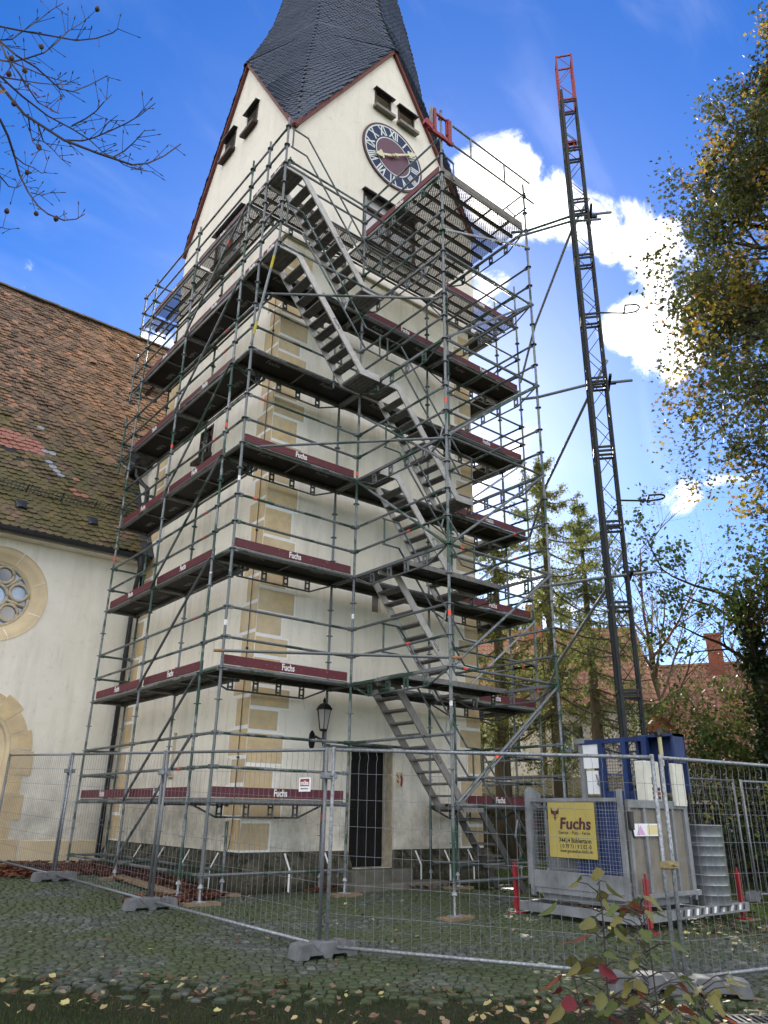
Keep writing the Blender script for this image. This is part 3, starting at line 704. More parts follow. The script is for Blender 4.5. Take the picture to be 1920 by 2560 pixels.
# ================================================================== nave
NAVE = empty('church_nave', (-3, 10, 0), 'cream church nave with mossy brown tiled roof and round tracery window left of the tower', 'church')
NY, NZE = 6.80, 7.02
RWC, RWR = Vector((-2.12, NY, 5.60)), .74
# wall with a round hole: radial fan around the window, then rectangles
NX0 = -14.0
b = MB()
sq = 1.3; N = 48
def sqp(a):
    c, s_ = math.cos(a), math.sin(a); k = sq / max(abs(c), abs(s_)); return Vector((RWC.x + c * k, NY, RWC.z + s_ * k))
for j in range(N):
    a0, a1 = 2 * math.pi * j / N, 2 * math.pi * (j + 1) / N
    i0, i1 = [Vector((RWC.x + 1.0 * math.cos(a), NY, RWC.z + 1.0 * math.sin(a))) for a in (a0, a1)]
    b.face([i0, sqp(a0), sqp(a1), i1])
def rect(x0, x1, z0, z1): b.face([(x0, NY, z0), (x1, NY, z0), (x1, NY, z1), (x0, NY, z1)])
PX, PHW, PZ = -2.12, .84, 2.35                       # portal centre, half width, springing
rect(RWC.x - sq, RWC.x + sq, RWC.z + sq, NZE + .2); rect(NX0, RWC.x - sq, -.5, NZE + .2); rect(RWC.x + sq, TX0 + .1, -.5, NZE + .2)
arc = [(PX + PHW * math.cos(a), PZ + PHW * math.sin(a)) for a in np.linspace(0, math.pi, 17)]
top = RWC.z - sq
rect(PX + PHW, RWC.x + sq, -.5, PZ); rect(RWC.x - sq, PX - PHW, -.5, PZ)
tops = [(PX + 1.3 * t, top) for t in np.linspace(1, -1, 17)]
for i in range(16): b.face([(arc[i][0], NY, arc[i][1]), (tops[i][0], NY, tops[i][1]), (tops[i + 1][0], NY, tops[i + 1][1]), (arc[i + 1][0], NY, arc[i + 1][1])])
b.face([(PX + PHW, NY, PZ), (RWC.x + sq, NY, PZ), (tops[0][0], NY, top)]); b.face([(PX - PHW, NY, PZ), (RWC.x - sq, NY, PZ), (tops[-1][0], NY, top)])
b.build('wall', M_PLASN, NAVE)
b = MB(); b.face([(NX0, NY, -.5), (NX0, 18.4, -.5), (NX0, 18.4, NZE), (NX0, 12.6, 16.9), (NX0, NY, NZE)]); b.build('wall', M_PLASN, NAVE)
b = MB(); b.face([(7.5, NY, -.5), (7.5, 18.4, -.5), (7.5, 18.4, NZE), (7.5, 12.6, 16.9), (7.5, NY, NZE)]); b.build('wall', M_PLASN, NAVE)
b = MB(); b.face([(NX0, 18.4, -.5), (7.5, 18.4, -.5), (7.5, 18.4, NZE), (NX0, 18.4, NZE)]); b.build('wall', M_PLASN, NAVE)
b = MB(); b.box((.05 - .75, NY - .03, -.3), (TX0 - .02, NY + .1, .60), .01); b.build('base_stone', M_STONE, NAVE)
b = MB(); b.box((-14, NY - .03, -.3), (-3.7, NY + .1, .60), .01); b.build('base_stone', M_STONE, NAVE)
# round window
rw = MB()
prof = [(1.06, -.012), (1.06, -.006), (.99, -.02), (.90, .05), (.78, .16), (.74, .17), (.74, .30)]
rings = [[RWC + Vector((r * math.cos(2 * math.pi * j / 48), yo, r * math.sin(2 * math.pi * j / 48))) for j in range(48)] for r, yo in prof]
rw.quadgrid(rings, True); RW = rw.build('round_window', M_STONE, NAVE, True)
b = MB()
for j in range(8):
    a = 2 * math.pi * (j + .5) / 8; c, s_ = math.cos(a), math.sin(a)
    b.bar(RWC + Vector((c * 1.06, -.014, s_ * 1.06)), RWC + Vector((c * .985, -.022, s_ * .985)), .012, .012, (0, 1, 0)); b.bar(RWC + Vector((c * .985, -.022, s_ * .985)), RWC + Vector((c * .80, .135, s_ * .80)), .012, .012, (0, 1, 0))
b.build('joint', M_JOINT, RW)
b = MB(); n = 32
b.face([RWC + Vector((.76 * math.cos(2 * math.pi * j / n), .26, .76 * math.sin(2 * math.pi * j / n))) for j in range(n)]); b.build('pane', M_GLASSB, RW)
b = MB()
def ringtube(c, r, rad, n=20, a0=0, a1=2 * math.pi): b.tube([RWC + Vector((c[0] + r * math.cos(a0 + (a1 - a0) * j / n), .22, c[1] + r * math.sin(a0 + (a1 - a0) * j / n))) for j in range(n + 1)], rad, 6)
ringtube((0, 0), .72, .05, 32); ringtube((0, 0), .26, .04)
for j in range(6):
    a = 2 * math.pi * j / 6 + .26
    ringtube((.50 * math.cos(a), .50 * math.sin(a)), .19, .038, 16)
    b.tube([RWC + Vector((.26 * math.cos(a + .52), .22, .26 * math.sin(a + .52))), RWC + Vector((.70 * math.cos(a + .52), .22, .70 * math.sin(a + .52)))], .035, 6)
b.build('tracery', M_TRACERY, RW, True)
for j in range(6):
    a = 2 * math.pi * j / 6 + .26; b = MB()
    if j % 2: b.face([RWC + Vector((.50 * math.cos(a) + .17 * math.cos(t), .245, .50 * math.sin(a) + .17 * math.sin(t))) for t in np.linspace(0, 2 * math.pi, 14)[:-1]]); b.build('glass_lobe', M_GLASS, RW)
# portal below the window
PORTAL = MB()
rings = []
for (rr, yo) in ((.86, -.02), (.80, .02), (.78, .10), (.70, .12), (.68, .2), (.60, .22), (.58, .4)):
    pts = [Vector((PX + rr, NY + yo, -.3))] + [Vector((PX + rr * math.cos(a), NY + yo, PZ + rr * math.sin(a))) for a in np.linspace(0, math.pi, 17)] + [Vector((PX - rr, NY + yo, -.3))]
    rings.append(pts)
PORTAL.quadgrid(rings, False); PORT = PORTAL.build('portal', M_STONE, NAVE)
b = MB(); b.face([(PX - .6, NY + .38, -.3), (PX + .6, NY + .38, -.3), (PX + .6, NY + .38, 3.0), (PX - .6, NY + .38, 3.0)]); b.build('portal_door', M_DOOR, PORT)
for j in range(9):
    a0, a1 = math.pi * j / 9 + .008, math.pi * (j + 1) / 9 - .008; ro = 1.30 if j % 2 == 0 else 1.22; b = MB()
    poly = [(PX + .865 * math.cos(a), PZ + .865 * math.sin(a)) for a in np.linspace(a0, a1, 5)] + [(PX + ro * math.cos(a), PZ + ro * math.sin(a)) for a in np.linspace(a1, a0, 5)]
    b.quadgrid([[(u, NY - .016, z) for u, z in poly], [(u, NY + .02, z) for u, z in poly]], True, True, True); b.build('voussoir', M_QUOIN, PORT)
for sgn in (1, -1):
    z = PZ - .01; j = 0
    while z > -.1:
        h = (.50, .36)[j % 2]; w_ = (.50, .34, .44, .28)[j % 4]; b = MB(); x0, x1 = sorted((PX + sgn * .865, PX + sgn * (.865 + w_)))
        b.box((x0, NY - .014, z - h + .016), (x1, NY + .02, z)); b.build('jamb_stone', M_QUOIN, PORT); z -= h; j += 1
# roof
RY, RZ = 12.55, 16.92; EY, EZ = 6.42, 6.98
b = MB()
for (ya, yb_) in ((EY, RY), (2 * RY - EY, RY)):
    b.face([(NX0 - .3, ya, EZ), (7.8, ya, EZ), (7.8, yb_, RZ), (NX0 - .3, yb_, RZ)])
roof = b.build('roof', M_SLATEB, NAVE)
sdir = Vector((0, RY - EY, RZ - EZ)).normalized(); nrm = Vector((0, -sdir.z, sdir.y)); slen = math.hypot(RY - EY, RZ - EZ)
tv = [(-.5, 0, 0), (.5, 0, 0), (.5, .74, 0), (.3, .93, 0), (0, 1, 0), (-.3, .93, 0), (-.5, .74, 0)]
tv = tv + [(x, y, .014 + .028 * y) for x, y, z in tv]
tf = [(7, 8, 9, 10, 11, 12, 13)] + [(i, i + 1, i + 8, i + 7) for i in range(1, 6)] + [(6, 0, 7, 13)]
tiles = []; row = 0; s = .05
while s < slen - .05:
    off = (.5 if row % 2 else 0) * .19; x = -6.5 + off
    wav = lambda q: .012 * math.sin(q * 3.1 + row * .3) + .020 * math.sin(q * 1.3 + row * .07) + .012 * math.sin(q * 5.3 + row * .9)
    while x < (1.6 if s < 4 else 4.3):
        p = Vector((x, EY, EZ)) + sdir * (s + .17 + rnd.uniform(-.012, .012)) + nrm * (.022 + wav(x) + rnd.uniform(-.004, .004))
        ex = Vector((1, 0, rnd.uniform(-.03, .03))) * .186; ey = (-sdir * 1.0 + nrm * rnd.uniform(-.14, .16)).normalized() * rnd.uniform(.178, .20)
        tiles.append((frame(p, ex, ey, nrm), x, s)); x += .19
    s += .148; row += 1
tm = {}
def tilemesh(mt):
    if mt.name not in tm:
        me = bpy.data.meshes.new('roof_tile'); me.from_pydata(tv, [], tf); me.materials.append(mt); me.update(); tm[mt.name] = me
    return tm[mt.name]
def special(x, s):
    if -3.4 < x < -1.55 and 2.95 < s < 3.62 and (x + 3.4) * .0 + s < 3.62 - max(0, (x + 2.2)) * .25: return M_TILEP
    if abs(x + 1.38) < .11 and 3.05 < s < 3.25 or (abs(x + 1.25 - (2.6 - s) * .5) < .10 and 2.25 < s < 2.75) or (abs(x + 1.62) < .1 and abs(s - 4.22) < .08): return M_TILEB
    if (-.95 < x < -.35 and abs(s - 1.72 + (x + .65) * .25) < .10) or (abs(x + .62) < .1 and abs(s - 2.3) < .08): return M_TILEP
    return None
tiles.sort(key=lambda t: (t[0].translation - CAM).length)
tiles = [t for t in tiles]
vis_t = [t for t in tiles if -3.3 < t[1] < 1.0]; vs = set(id(t) for t in vis_t[:300]); rest = []
for t in tiles:
    sm = special(t[1], t[2])
    if sm: link('roof_tile', tilemesh(sm), roof, t[0])
    elif id(t) in vs: link('roof_tile', tilemesh(M_TILE), roof, t[0])
    else: rest.append(np.array(t[0]))
o = link('roof_tiles', stuff_mesh('roof_tiles', tv, tf, rest, M_TILE, npr.random(len(rest))), roof); o['kind'] = 'stuff'
# ridge tiles
ridge_me = MB(); ridge_me.quadgrid([[(x, .17 * math.cos(a), .10 * math.sin(a) + .01) for a in np.linspace(-.2, math.pi + .2, 7)] for x in (-.22, .22)], False)
rme = ridge_me.mesh('ridge_tile', simple('ridge_mortar', (.16, .13, .10), (.10, .085, .065), 6, .9))
x = -6.4
while x < 4: link('ridge_tile', rme, roof, Matrix.Translation((x, RY, RZ + .04 + rnd.uniform(0, .02))) @ Matrix.Rotation(rnd.uniform(-.03, .03), 4, 'Y')); x += .40
# vent tiles, snow guard, gutter, downpipe
for (x, s) in ((-2.95, 10.2), (-1.6, 9.2), (0.05, 8.75), (-2.0, .75), (-.35, .75)):
    b = MB(); p = Vector((x, EY, EZ)) + sdir * s + nrm * .05
    b.quadgrid([[p + Vector((.13 * math.cos(a), 0, 0)) + nrm * (.075 * math.sin(a)) - sdir * .06 for a in np.linspace(0, math.pi, 7)], [p + Vector((.13 * math.cos(a), 0, 0)) + nrm * (.01) + sdir * .25 for a in np.linspace(0, math.pi, 7)]], False); b.build('vent_tile', M_TILE if s > 1 else M_LEAD, roof)
b = MB(); s0 = 1.35
for h in (.06, .14, .22): b.tube([Vector((-6, EY, EZ)) + sdir * s0 + nrm * (.03 + h), Vector((.6, EY, EZ)) + sdir * s0 + nrm * (.03 + h)], .009, 4)
x = -6.0
while x < .62: b.tube([Vector((x, EY, EZ)) + sdir * s0 + nrm * .05, Vector((x, EY, EZ)) + sdir * s0 + nrm * .26], .006, 4); x += .085
x = -5.9
while x < .62: b.bar(Vector((x, EY, EZ)) + sdir * (s0 + .01) + nrm * .03, Vector((x, EY, EZ)) + sdir * (s0 + .01) + nrm * .30, .03, .012, sdir); x += .8
b.build('snow_guard', steel('weathered_guard', (.13, .14, .12), 0), roof)
b = MB(); b.quadgrid([[(x, EY - .07 + .085 * math.cos(a), EZ - .02 + .085 * math.sin(a)) for a in np.linspace(math.pi, 2 * math.pi, 9)] for x in (NX0 - .3, .95)], False)
b.quadgrid([[(x, EY - .07 + .078 * math.cos(a), EZ - .02 + .078 * math.sin(a)) for a in np.linspace(math.pi, 2 * math.pi, 9)] for x in (NX0 - .3, .95)], False)
b.tube([(NX0, EY - .158, EZ - .015), (.95, EY - .158, EZ - .015)], .014, 6); b.box((.95, EY - .16, EZ - .12), (.965, EY + .02, EZ), 0); b.build('gutter', M_LEAD, NAVE)
b = MB(); b.box((NX0, EY + .06, EZ - .12), (1.0, NY + .02, EZ - .06)); b.build('eaves_soffit', M_PLASN, NAVE)
b = MB(); b.tube([(.80, EY - .07, EZ - .08), (.80, EY - .07, EZ - .34), (.86, NY - .12, EZ - .85), (.88, NY - .09, EZ - 1.1), (.88, NY - .09, .0)], .055, 10); b.lathe((.80, EY - .07, EZ - .30), [(.06, 0), (.10, .2), (.10, .26)], 8, False)
for z in (1.0, 2.8, 4.6): b.lathe((.88, NY - .09, z), [(.065, -.02), (.065, .02)], 8, False)
b.build('downpipe', M_LEAD, NAVE, True)
# lead flashing along the junction with the tower
b = MB(); b.obox(Vector((.98, EY, EZ)) + sdir * 2.2 + nrm * .06, Vector((.16, 0, 0)), sdir * 2.2, nrm * .02); b.build('flashing', simple('blue_lead', (.055, .07, .10), (.03, .04, .055), 5, .5, .3), NAVE)
# small stair annex rising out of the roof behind the tower
b = MB(); b.box((1.0, TY1 - .05, 6.0), (3.0, 9.1, 9.72)); b.build('annex_wall', M_PLASN, NAVE)
b = MB(); b.box((.66, TY1 + .15, 9.68), (1.1, 9.5, 9.80)); b.quadgrid([[(.70 + .07 * math.cos(a), y, 9.72 + .07 * math.sin(a)) for a in np.linspace(math.pi, 2 * math.pi, 7)] for y in (TY1 + .15, 9.5)], False)
b.face([(.66, TY1 + .1, 9.81), (.66, 9.5, 9.81), (1.3, 9.5, 10.1), (1.3, TY1 + .1, 10.1)]); b.build('annex_eaves', M_LEAD, NAVE)
b = MB(); b.tube([(.72, 7.35, 9.68), (.72, 7.35, 9.45), (.86, 7.2, 9.2), (.92, 7.02, 9.05), (.94, 6.98, 8.8), (.94, 6.98, 7.2)], .055, 9); b.build('annex_downpipe', M_LEAD, NAVE, True)
b = MB(); b.box((.985, 7.25, 7.9), (1.02, 7.62, 8.75)); aw = b.build('annex_window', M_BROWN, NAVE)
b = MB(); b.box((.98, 7.32, 7.98), (.99, 7.55, 8.68)); b.build('pane', M_GLASSB, aw)

# ================================================================== scaffold
SCAF = empty('scaffold', (0, 0, 0), 'tall galvanised modular scaffold with red toe boards and stair flights around the church tower', 'scaffold')
K = lambda i: .36 + .5 * i
LV = (2, 6, 10, 14, 18, 22, 26)
P0, P1, P2, P3, P4 = (0, 0), (0, .73), (0, 3.30), (0, 5.87), (0, 6.60)
I1, I2, W1 = (2.57, .73), (5.14, .73), (7.71, .73)
L2, L3 = (.73, 3.30), (.73, 5.87)
Q1, Q2, WW = (2.57, 0), (5.14, 0), (7.71, 0)
S_, V_ = (2.57, -2.57), (5.14, -2.57)
NN = (0, -.73); W2 = (7.71, 3.3)

def standard(p, k0, k1, foot=True, marks=()):
    b = MB(); x, y = p; z0 = K(k0) - .1 if not foot else gz(x, y) + .05
    b.cur = 0; b.tube([(x, y, (K(0) - .1) if foot else z0), (x, y, K(k1))], .0245, 8)
    i = math.ceil(k0)
    while i <= k1 + .001:
        b.lathe((x, y, K(i)), [(.026, -.006), (.062, -.005), (.062, .005), (.026, .006)], 10, False)
        if i % 4 == 1: b.lathe((x, y, K(i) + .12), [(.0285, -.10), (.0285, .10)], 8, False)
        i += 1
    o = b.build('standard', M_STEEL, SCAF, False)
    if foot:
        b = MB(); b.tube([(x, y, z0), (x, y, K(0) - .06)], .018, 7); b.lathe((x, y, K(0) - .17), [(.03, 0), (.045, .01), (.03, .05)], 8)
        b.box((x - .075, y - .075, z0 - .012), (x + .075, y + .075, z0)); b.build('base_jack', M_STEELL, o)
        b = MB(); a = rnd.uniform(-.4, .4); ca, sa = math.cos(a), math.sin(a)
        b.obox((x + .02, y, z0 - .037), (ca * .27, sa * .27, 0), (-sa * .12, ca * .12, 0), (0, 0, .024)); b.build('sole_board', M_TIMB, o)
    for z, mt in marks:
        b = MB(); b.lathe((x, y, z), [(.0262, -.045), (.0262, .045)], 8, False); b.build('marker_band', mt, o)
    return o
for p, k1, mk in ((P0, 28.4, [(K(7.45), M_WHITE), (K(12.6), M_WHITE)]), (P1, 28.5, [(K(15.3), M_ORANGE), (K(9.4), M_WHITE)]), (P2, 28.4, [(K(16.35), M_ORANGE)]), (P3, 28.4, [(K(12.5), M_ORANGE)]),
               (I1, 26.2, [(K(1.6), M_ORANGE)]), (I2, 26.2, []), (W1, 28.8, []), (L2, 26.2, []), (L3, 26.2, []), (Q1, 28.6, [(K(14.3), M_ORANGE), (K(8.5), M_WHITE)]), (Q2, 25.8, []), (WW, 28.7, [(K(6.9), M_ORANGE)]),
               (S_, 29.2, [(K(15.4), M_ORANGE), (K(7.7), M_ORANGE), (K(4.9), M_WHITE)]), (V_, 28.7, []), (W2, 27.5, [])):
    standard(p, 0, k1, True, mk)
standard((.73, .73), 0, 1.3); standard(NN, 22, 28.5, False)
for k0, k1 in ((25.7, 28.3), (21.7, 24.4), (17.6, 20.5)): standard(P4, k0, k1, False)
standard((.5, 0), 25.9, 28.2, False); standard((1.9, 0), 17.9, 19.9, False)

def P3d(p, k): return Vector((p[0], p[1], K(k)))
def ledger(p, q, k, name='ledger', mat=None, k2=None, ins=.035, r=.0242, mark=None):
    a, c = P3d(p, k), P3d(q, k if k2 is None else k2); d = (c - a).normalized()
    b = MB(); b.tube([a + d * ins, c - d * ins], r, 7)
    for e, sg in ((a, 1), (c, -1)):               # wedge heads
        h = e + d * sg * .065; b.obox(h, d * .04, Vector((0, 0, 1)).cross(d).normalized() * .018, (0, 0, .034))
    o = b.build(name, mat or M_STEEL, SCAF)
    if mark is not None:
        m_ = a + (c - a) * mark; b = MB(); b.tube([m_ - d * .04, m_ + d * .04], r + .0022, 8, False); b.build('marker_band', M_ORANGE, o)
    return o
def diagonal(p, k1, q, k2, off=(0, 0), mat=None, mark=None, name='diagonal_brace'):
    ov = Vector((off[0], off[1], 0)); a, c = P3d(p, k1) + ov, P3d(q, k2) + ov; d = (c - a).normalized()
    b = MB(); b.tube([a + d * .06, c - d * .06], .0242, 7)
    for e, sg in ((a, 1), (c, -1)): b.obox(e + d * sg * .08, d * .06, Vector((0, 0, 1)).cross(d).normalized() * .012, d.cross(Vector((0, 0, 1)).cross(d).normalized()) * .028)
    o = b.build(name, mat or M_STEEL, SCAF)
    if mark is not None:
        m_ = a + (c - a) * mark; b = MB(); b.tube([m_ - d * .05, m_ + d * .05], .0265, 8, False); b.build('marker_band', M_ORANGE, o)
def lattice(p, q, k, low=.24, mat=None):
    a, c = P3d(p, k), P3d(q, k); d = (c - a).normalized(); L = (c - a).length; dn = Vector((0, 0, -low)); sd = Vector((0, 0, 1)).cross(d).normalized()
    b = MB(); b.obox((a + c) / 2, d * (L / 2 - .04), sd * .022, (0, 0, .026))
    b.tube([a + d * .06 + Vector((0, 0, -.03)), a + d * L * .20 + dn, c - d * L * .20 + dn, c - d * .06 + Vector((0, 0, -.03))], .017, 6)
    for t in (.22, .41, .59, .78):
        m_ = a + d * L * t; w_, h0, h1 = .042, -.02, -low + .01
        for sg in (-1, 1): b.obox(m_ + d * sg * w_ + Vector((0, 0, (h0 + h1) / 2)), d * .010, sd * .016, (0, 0, (h0 - h1) / 2))
        for zz_ in (h0 - .045, h1 + .04): b.obox(m_ + Vector((0, 0, zz_)), d * w_, sd * .016, (0, 0, .014))
    return b.build('lattice_girder', mat or M_STEEL, SCAF)
# left side rows
for i, k in enumerate(LV):
    for (p, q) in ((P0, P1), (P1, P2), (P2, P3)):
        ledger(p, q, k)
        for dk in (1, 2):
            ledger(p, q, k + dk, 'guard_rail', mark=(.16 if (p == P1 and rnd.random() < .5) else None))
    for (p, q) in ((P1, P0), (P2, L2), (P3, L3)): 
        if p != P1: ledger(p, q, k, 'transom')
    for dk in (1, 2): ledger(P3, L3, k + dk, 'guard_rail', M_GREEN)
    ledger((.73, .73), L2, k - .05, 'ledger', ins=.02); ledger(L2, L3, k, 'ledger')
for (p, q) in ((P0, P1), (P1, P2), (P2, P3), (P2, L2), (P3, L3), (L2, L3), (P0, Q1), (S_, V_), (Q2, WW), ((.73, .73), L2), (I2, W1)): ledger(p, q, 0)
for k in (4, 6, 10, 14, 18, 22, 26): diagonal(P1, k, P2, k - 4, (-.05, 0), mark=(.28 if k == 26 else None))
# right side rows
for k in LV:
    ledger(P0, Q1, k); ledger(Q2, WW, k); ledger(I2, W1, k); ledger(Q1, I1, k, 'transom'); ledger(Q2, I2, k, 'transom'); ledger(WW, W1, k, 'transom')
    if k > 2: ledger(Q1, Q2, k); ledger(I1, I2, k)
    lattice((0, .73), I1, k, .22, M_STEEL); lattice(I2, W1, k, .2)
    if k <= 18:
        for dk in (1, 2): ledger(P0, Q1, k + dk, 'guard_rail', mark=(.13 if rnd.random() < .4 else None))
    for dk in (1, 2):
        ledger(Q2, WW, k + dk, 'guard_rail'); ledger(WW, W1, k + dk, 'guard_rail', mark=(.5 if k in (10, 6) else None)); ledger(WW, W2, k + dk, 'guard_rail')
    ledger(W1, W2, k)
ledger((.5, 0), Q1, 27, 'guard_rail'); ledger((.5, 0), Q1, 28, 'guard_rail')
ledger(Q1, Q2, 4); ledger(I1, I2, 4)
for k in (6, 10, 14, 18, 22, 26):
    lattice(Q1, S_, k); 
    for dk in (1, 2): ledger(Q1, S_, k + dk, 'guard_rail', mark=(.62 if dk == 1 and k in (10, 6) else None))
    if k < 26: lattice(Q2, V_, k)
    else: lattice((5.14, -.05), (5.14, -2.5), k)
ledger(Q1, S_, 4, 'guard_rail')
for k in (2, 6, 10, 14, 18, 22):
    ledger(S_, V_, k, mark=(.12 if k in (6, 10) else None))
    if k < 22: diagonal(S_, k, V_, k + 4, (0, -.05), mark=(.36 if k == 2 else None)); diagonal(Q2, k, WW, k + 4, (0, -.05), M_STEELL)
    for dk in (1, 2): ledger(V_, Q2, k + dk, 'guard_rail', mark=(.3 if k in (10,) else None))
diagonal(S_, 23, V_, 25, (0, -.05), M_STEELL); diagonal(Q1, 14, S_, 10, (-.05, 0)); diagonal(Q1, 17, S_, 13, (-.05, 0))
diagonal(V_, 22, V_, 26.2, (0, 0)) if False else None
# outrigger bay carrying the upper stair
for k in (22, 26): ledger(NN, P0, k); ledger((0, -.73), (2.57, -.73), k, 'ledger')
for k in (23, 24, 27, 28): ledger(NN, P0, k, 'guard_rail')
b = MB(); b.tube([(-.03, -.73, K(22)), (-.03, -.02, K(18.1))], .0245, 7); br = b.build('outrigger_brace', M_STEELL, SCAF)
for t in (.14, .78):
    m0 = Vector((-.03, -.73, K(22))).lerp(Vector((-.03, -.02, K(18.1))), t); m1 = Vector((-.03, -.73, K(22))).lerp(Vector((-.03, -.02, K(18.1))), t + .12); b = MB(); b.tube([m0, m1], .0268, 8, False); b.build('tape', M_YEL, br)
ledger((2.57, 0), (2.57, -.73), 22, 'transom'); ledger((2.57, 0), (2.57, -.73), 26, 'transom')
# end brackets beyond the last left bay
for k in (18, 22, 26):
    ledger(P3, P4, k, 'bracket'); ledger(P3, P4, k + 1, 'guard_rail'); ledger(P3, P4, k + 2, 'guard_rail'); ledger(P4, (.73, 6.6), k, 'bracket'); diagonal(P3, k - 1, P4, k, (0, 0), M_STEEL, name='bracket_strut')
    ledger(P4, (.73, 6.6), k + 1, 'guard_rail')
# long tie tubes with couplers
def tie(a, c, ends=True):
    a, c = Vector(a), Vector(c); d = (c - a).normalized(); b = MB(); b.tube([a, c], .0242, 8); o = b.build('tie_tube', M_STEEL, SCAF)
    
    if ends:
        fo = simple('faded_orange', (.30, .15, .07), None, 8, .7)
        for e0, e1 in ((a - d * .002, a + d * .16), (c - d * .16, c + d * .002)): b = MB(); b.tube([e0, e1], .0252, 8); b.build('painted_end', fo, o)
tie((-.18, -.055, K(6.47)), (2.72, -2.68, K(6.27)))
tie((.32, -.06, K(14)), (2.62, -2.62, K(13.9)), False); tie((.0, -.06, K(20.42)), (2.45, -2.45, K(19.8)), False)

# decks
def deck(x0, x1, y0, y1, k, along='x', lettering=True):
    z1 = K(k) + .055; b = MB(); b.cur = 0
    if along == 'x': b.box((x0 + .03, y0 + .02, z1 - .022), (x1 - .03, y1 - .02, z1))
    else: b.box((x0 + .02, y0 + .03, z1 - .022), (x1 - .02, y1 - .03, z1))
    b.cur = 1
    if along == 'x':
        for yy in (y0, y1 - .022): b.box((x0 + .03, yy, z1 - .085), (x1 - .03, yy + .022, z1 + .004))
        for xx in (x0 + .02, x1 - .05): b.box((xx, y0 + .022, z1 - .075), (xx + .03, y1 - .022, z1 + .002))
        b.box(((x0 + x1) / 2 - .02, y0 + .022, z1 - .05), ((x0 + x1) / 2 + .02, y1 - .022, z1 - .023))
    else:
        for xx in (x0, x1 - .022): b.box((xx, y0 + .03, z1 - .085), (xx + .022, y1 - .03, z1 + .004))
        for yy in (y0 + .02, y1 - .05): b.box((x0 + .022, yy, z1 - .075), (x1 - .022, yy + .03, z1 + .002))
        b.box((x0 + .022, (y0 + y1) / 2 - .02, z1 - .05), (x1 - .022, (y0 + y1) / 2 + .02, z1 - .023))
    o = b.build('deck', [M_PLY, M_ALUD], SCAF)
    if lettering:
        for f in (.25, .75):
            if along == 'x': text('deck_lettering', 'Fuchs', .17, M_GREYT, (x0 + (x1 - x0) * f, (y0 + y1) / 2 - .1, z1 - .025), (1, 0, 0), (0, -1, 0), o, xs=.8)
            else: text('deck_lettering', 'Fuchs', .17, M_GREYT, ((x0 + x1) / 2 + .1, y0 + (y1 - y0) * f, z1 - .025), (0, 1, 0), (1, 0, 0), o, xs=.8)
    return o
def perf_mesh(L, w):
    """punched steel plank: long axis x, real slots"""
    b = MB(); n = max(4, round((w - .05) / .026)); sw = (w - .05) / n; px = .062; hx = .037
    b.face([(0, -w / 2, 0), (L, -w / 2, 0), (L, -w / 2 + .025, 0), (0, -w / 2 + .025, 0)]); b.face([(0, w / 2 - .025, 0), (L, w / 2 - .025, 0), (L, w / 2, 0), (0, w / 2, 0)])
    for j in range(n):
        ya = -w / 2 + .025 + j * sw; yb_ = ya + sw; ym = ya + sw * .48
        b.face([(0, ya, 0), (L, ya, 0), (L, ym, 0), (0, ym, 0)])
        x = -(px / 2 if j % 2 else 0); edges = []
        while x < L:
            a, c = max(0, x + hx), min(L, x + px)
            if c > a: b.face([(a, ym, 0), (c, ym, 0), (c, yb_, 0), (a, yb_, 0)])
            x += px
        if j % 4 == 2: pass
    for sg in (-1, 1):
        y = sg * w / 2; b.face([(0, y, 0), (L, y, 0), (L, y, -.055), (0, y, -.055)]); b.face([(0, y, -.055), (L, y, -.055), (L, y - sg * .03, -.055), (0, y - sg * .03, -.055)])
    t = .3
    while t < L: b.box((t, -w / 2 + .004, -.03), (t + .03, w / 2 - .004, -.002)); t += .58
    return b.mesh('perforated_plank', M_PERF)
_pm = {}
def perf(x0, x1, y0, y1, k, along='x'):
    L = (x1 - x0 if along == 'x' else y1 - y0) - .06; tot = (y1 - y0 if along == 'x' else x1 - x0); n = max(1, round(tot / .32)); w = tot / n
    key = (round(L, 3), round(w, 3))
    if key not in _pm: _pm[key] = perf_mesh(L, w - .012)
    for i in range(n):
        c = (i + .5) * w
        if along == 'x': mw = Matrix.Translation((x0 + .03, y0 + c, K(k) + .06))
        else: mw = Matrix.Translation((x0 + c, y0 + .03, K(k) + .06)) @ Matrix.Rotation(math.pi / 2, 4, 'Z')
        link('perforated_deck', _pm[key], SCAF, mw)
for k in LV:
    f = perf if k == 26 else deck
    f(.05, .68, .76, 3.28, k, 'y'); f(.05, .68, 3.32, 5.85, k, 'y')
    f(.0, 2.55, .05, .68, k, 'x'); f(5.16, 7.69, .05, .68, k, 'x')
    if k > 2: f(2.59, 5.12, .05, .68, k, 'x')
    deck(7.06, 7.66, .80, 3.28, k, 'y', False)
for k in (18, 22, 26): perf(.05, .68, 5.90, 6.56, k, 'y')
perf(2.60, 5.11, -2.54, -.03, 26, 'x')
deck(2.60, 5.20, -1.36, -.76, 6); deck(2.60, 5.20, -1.36, -.76, 10)

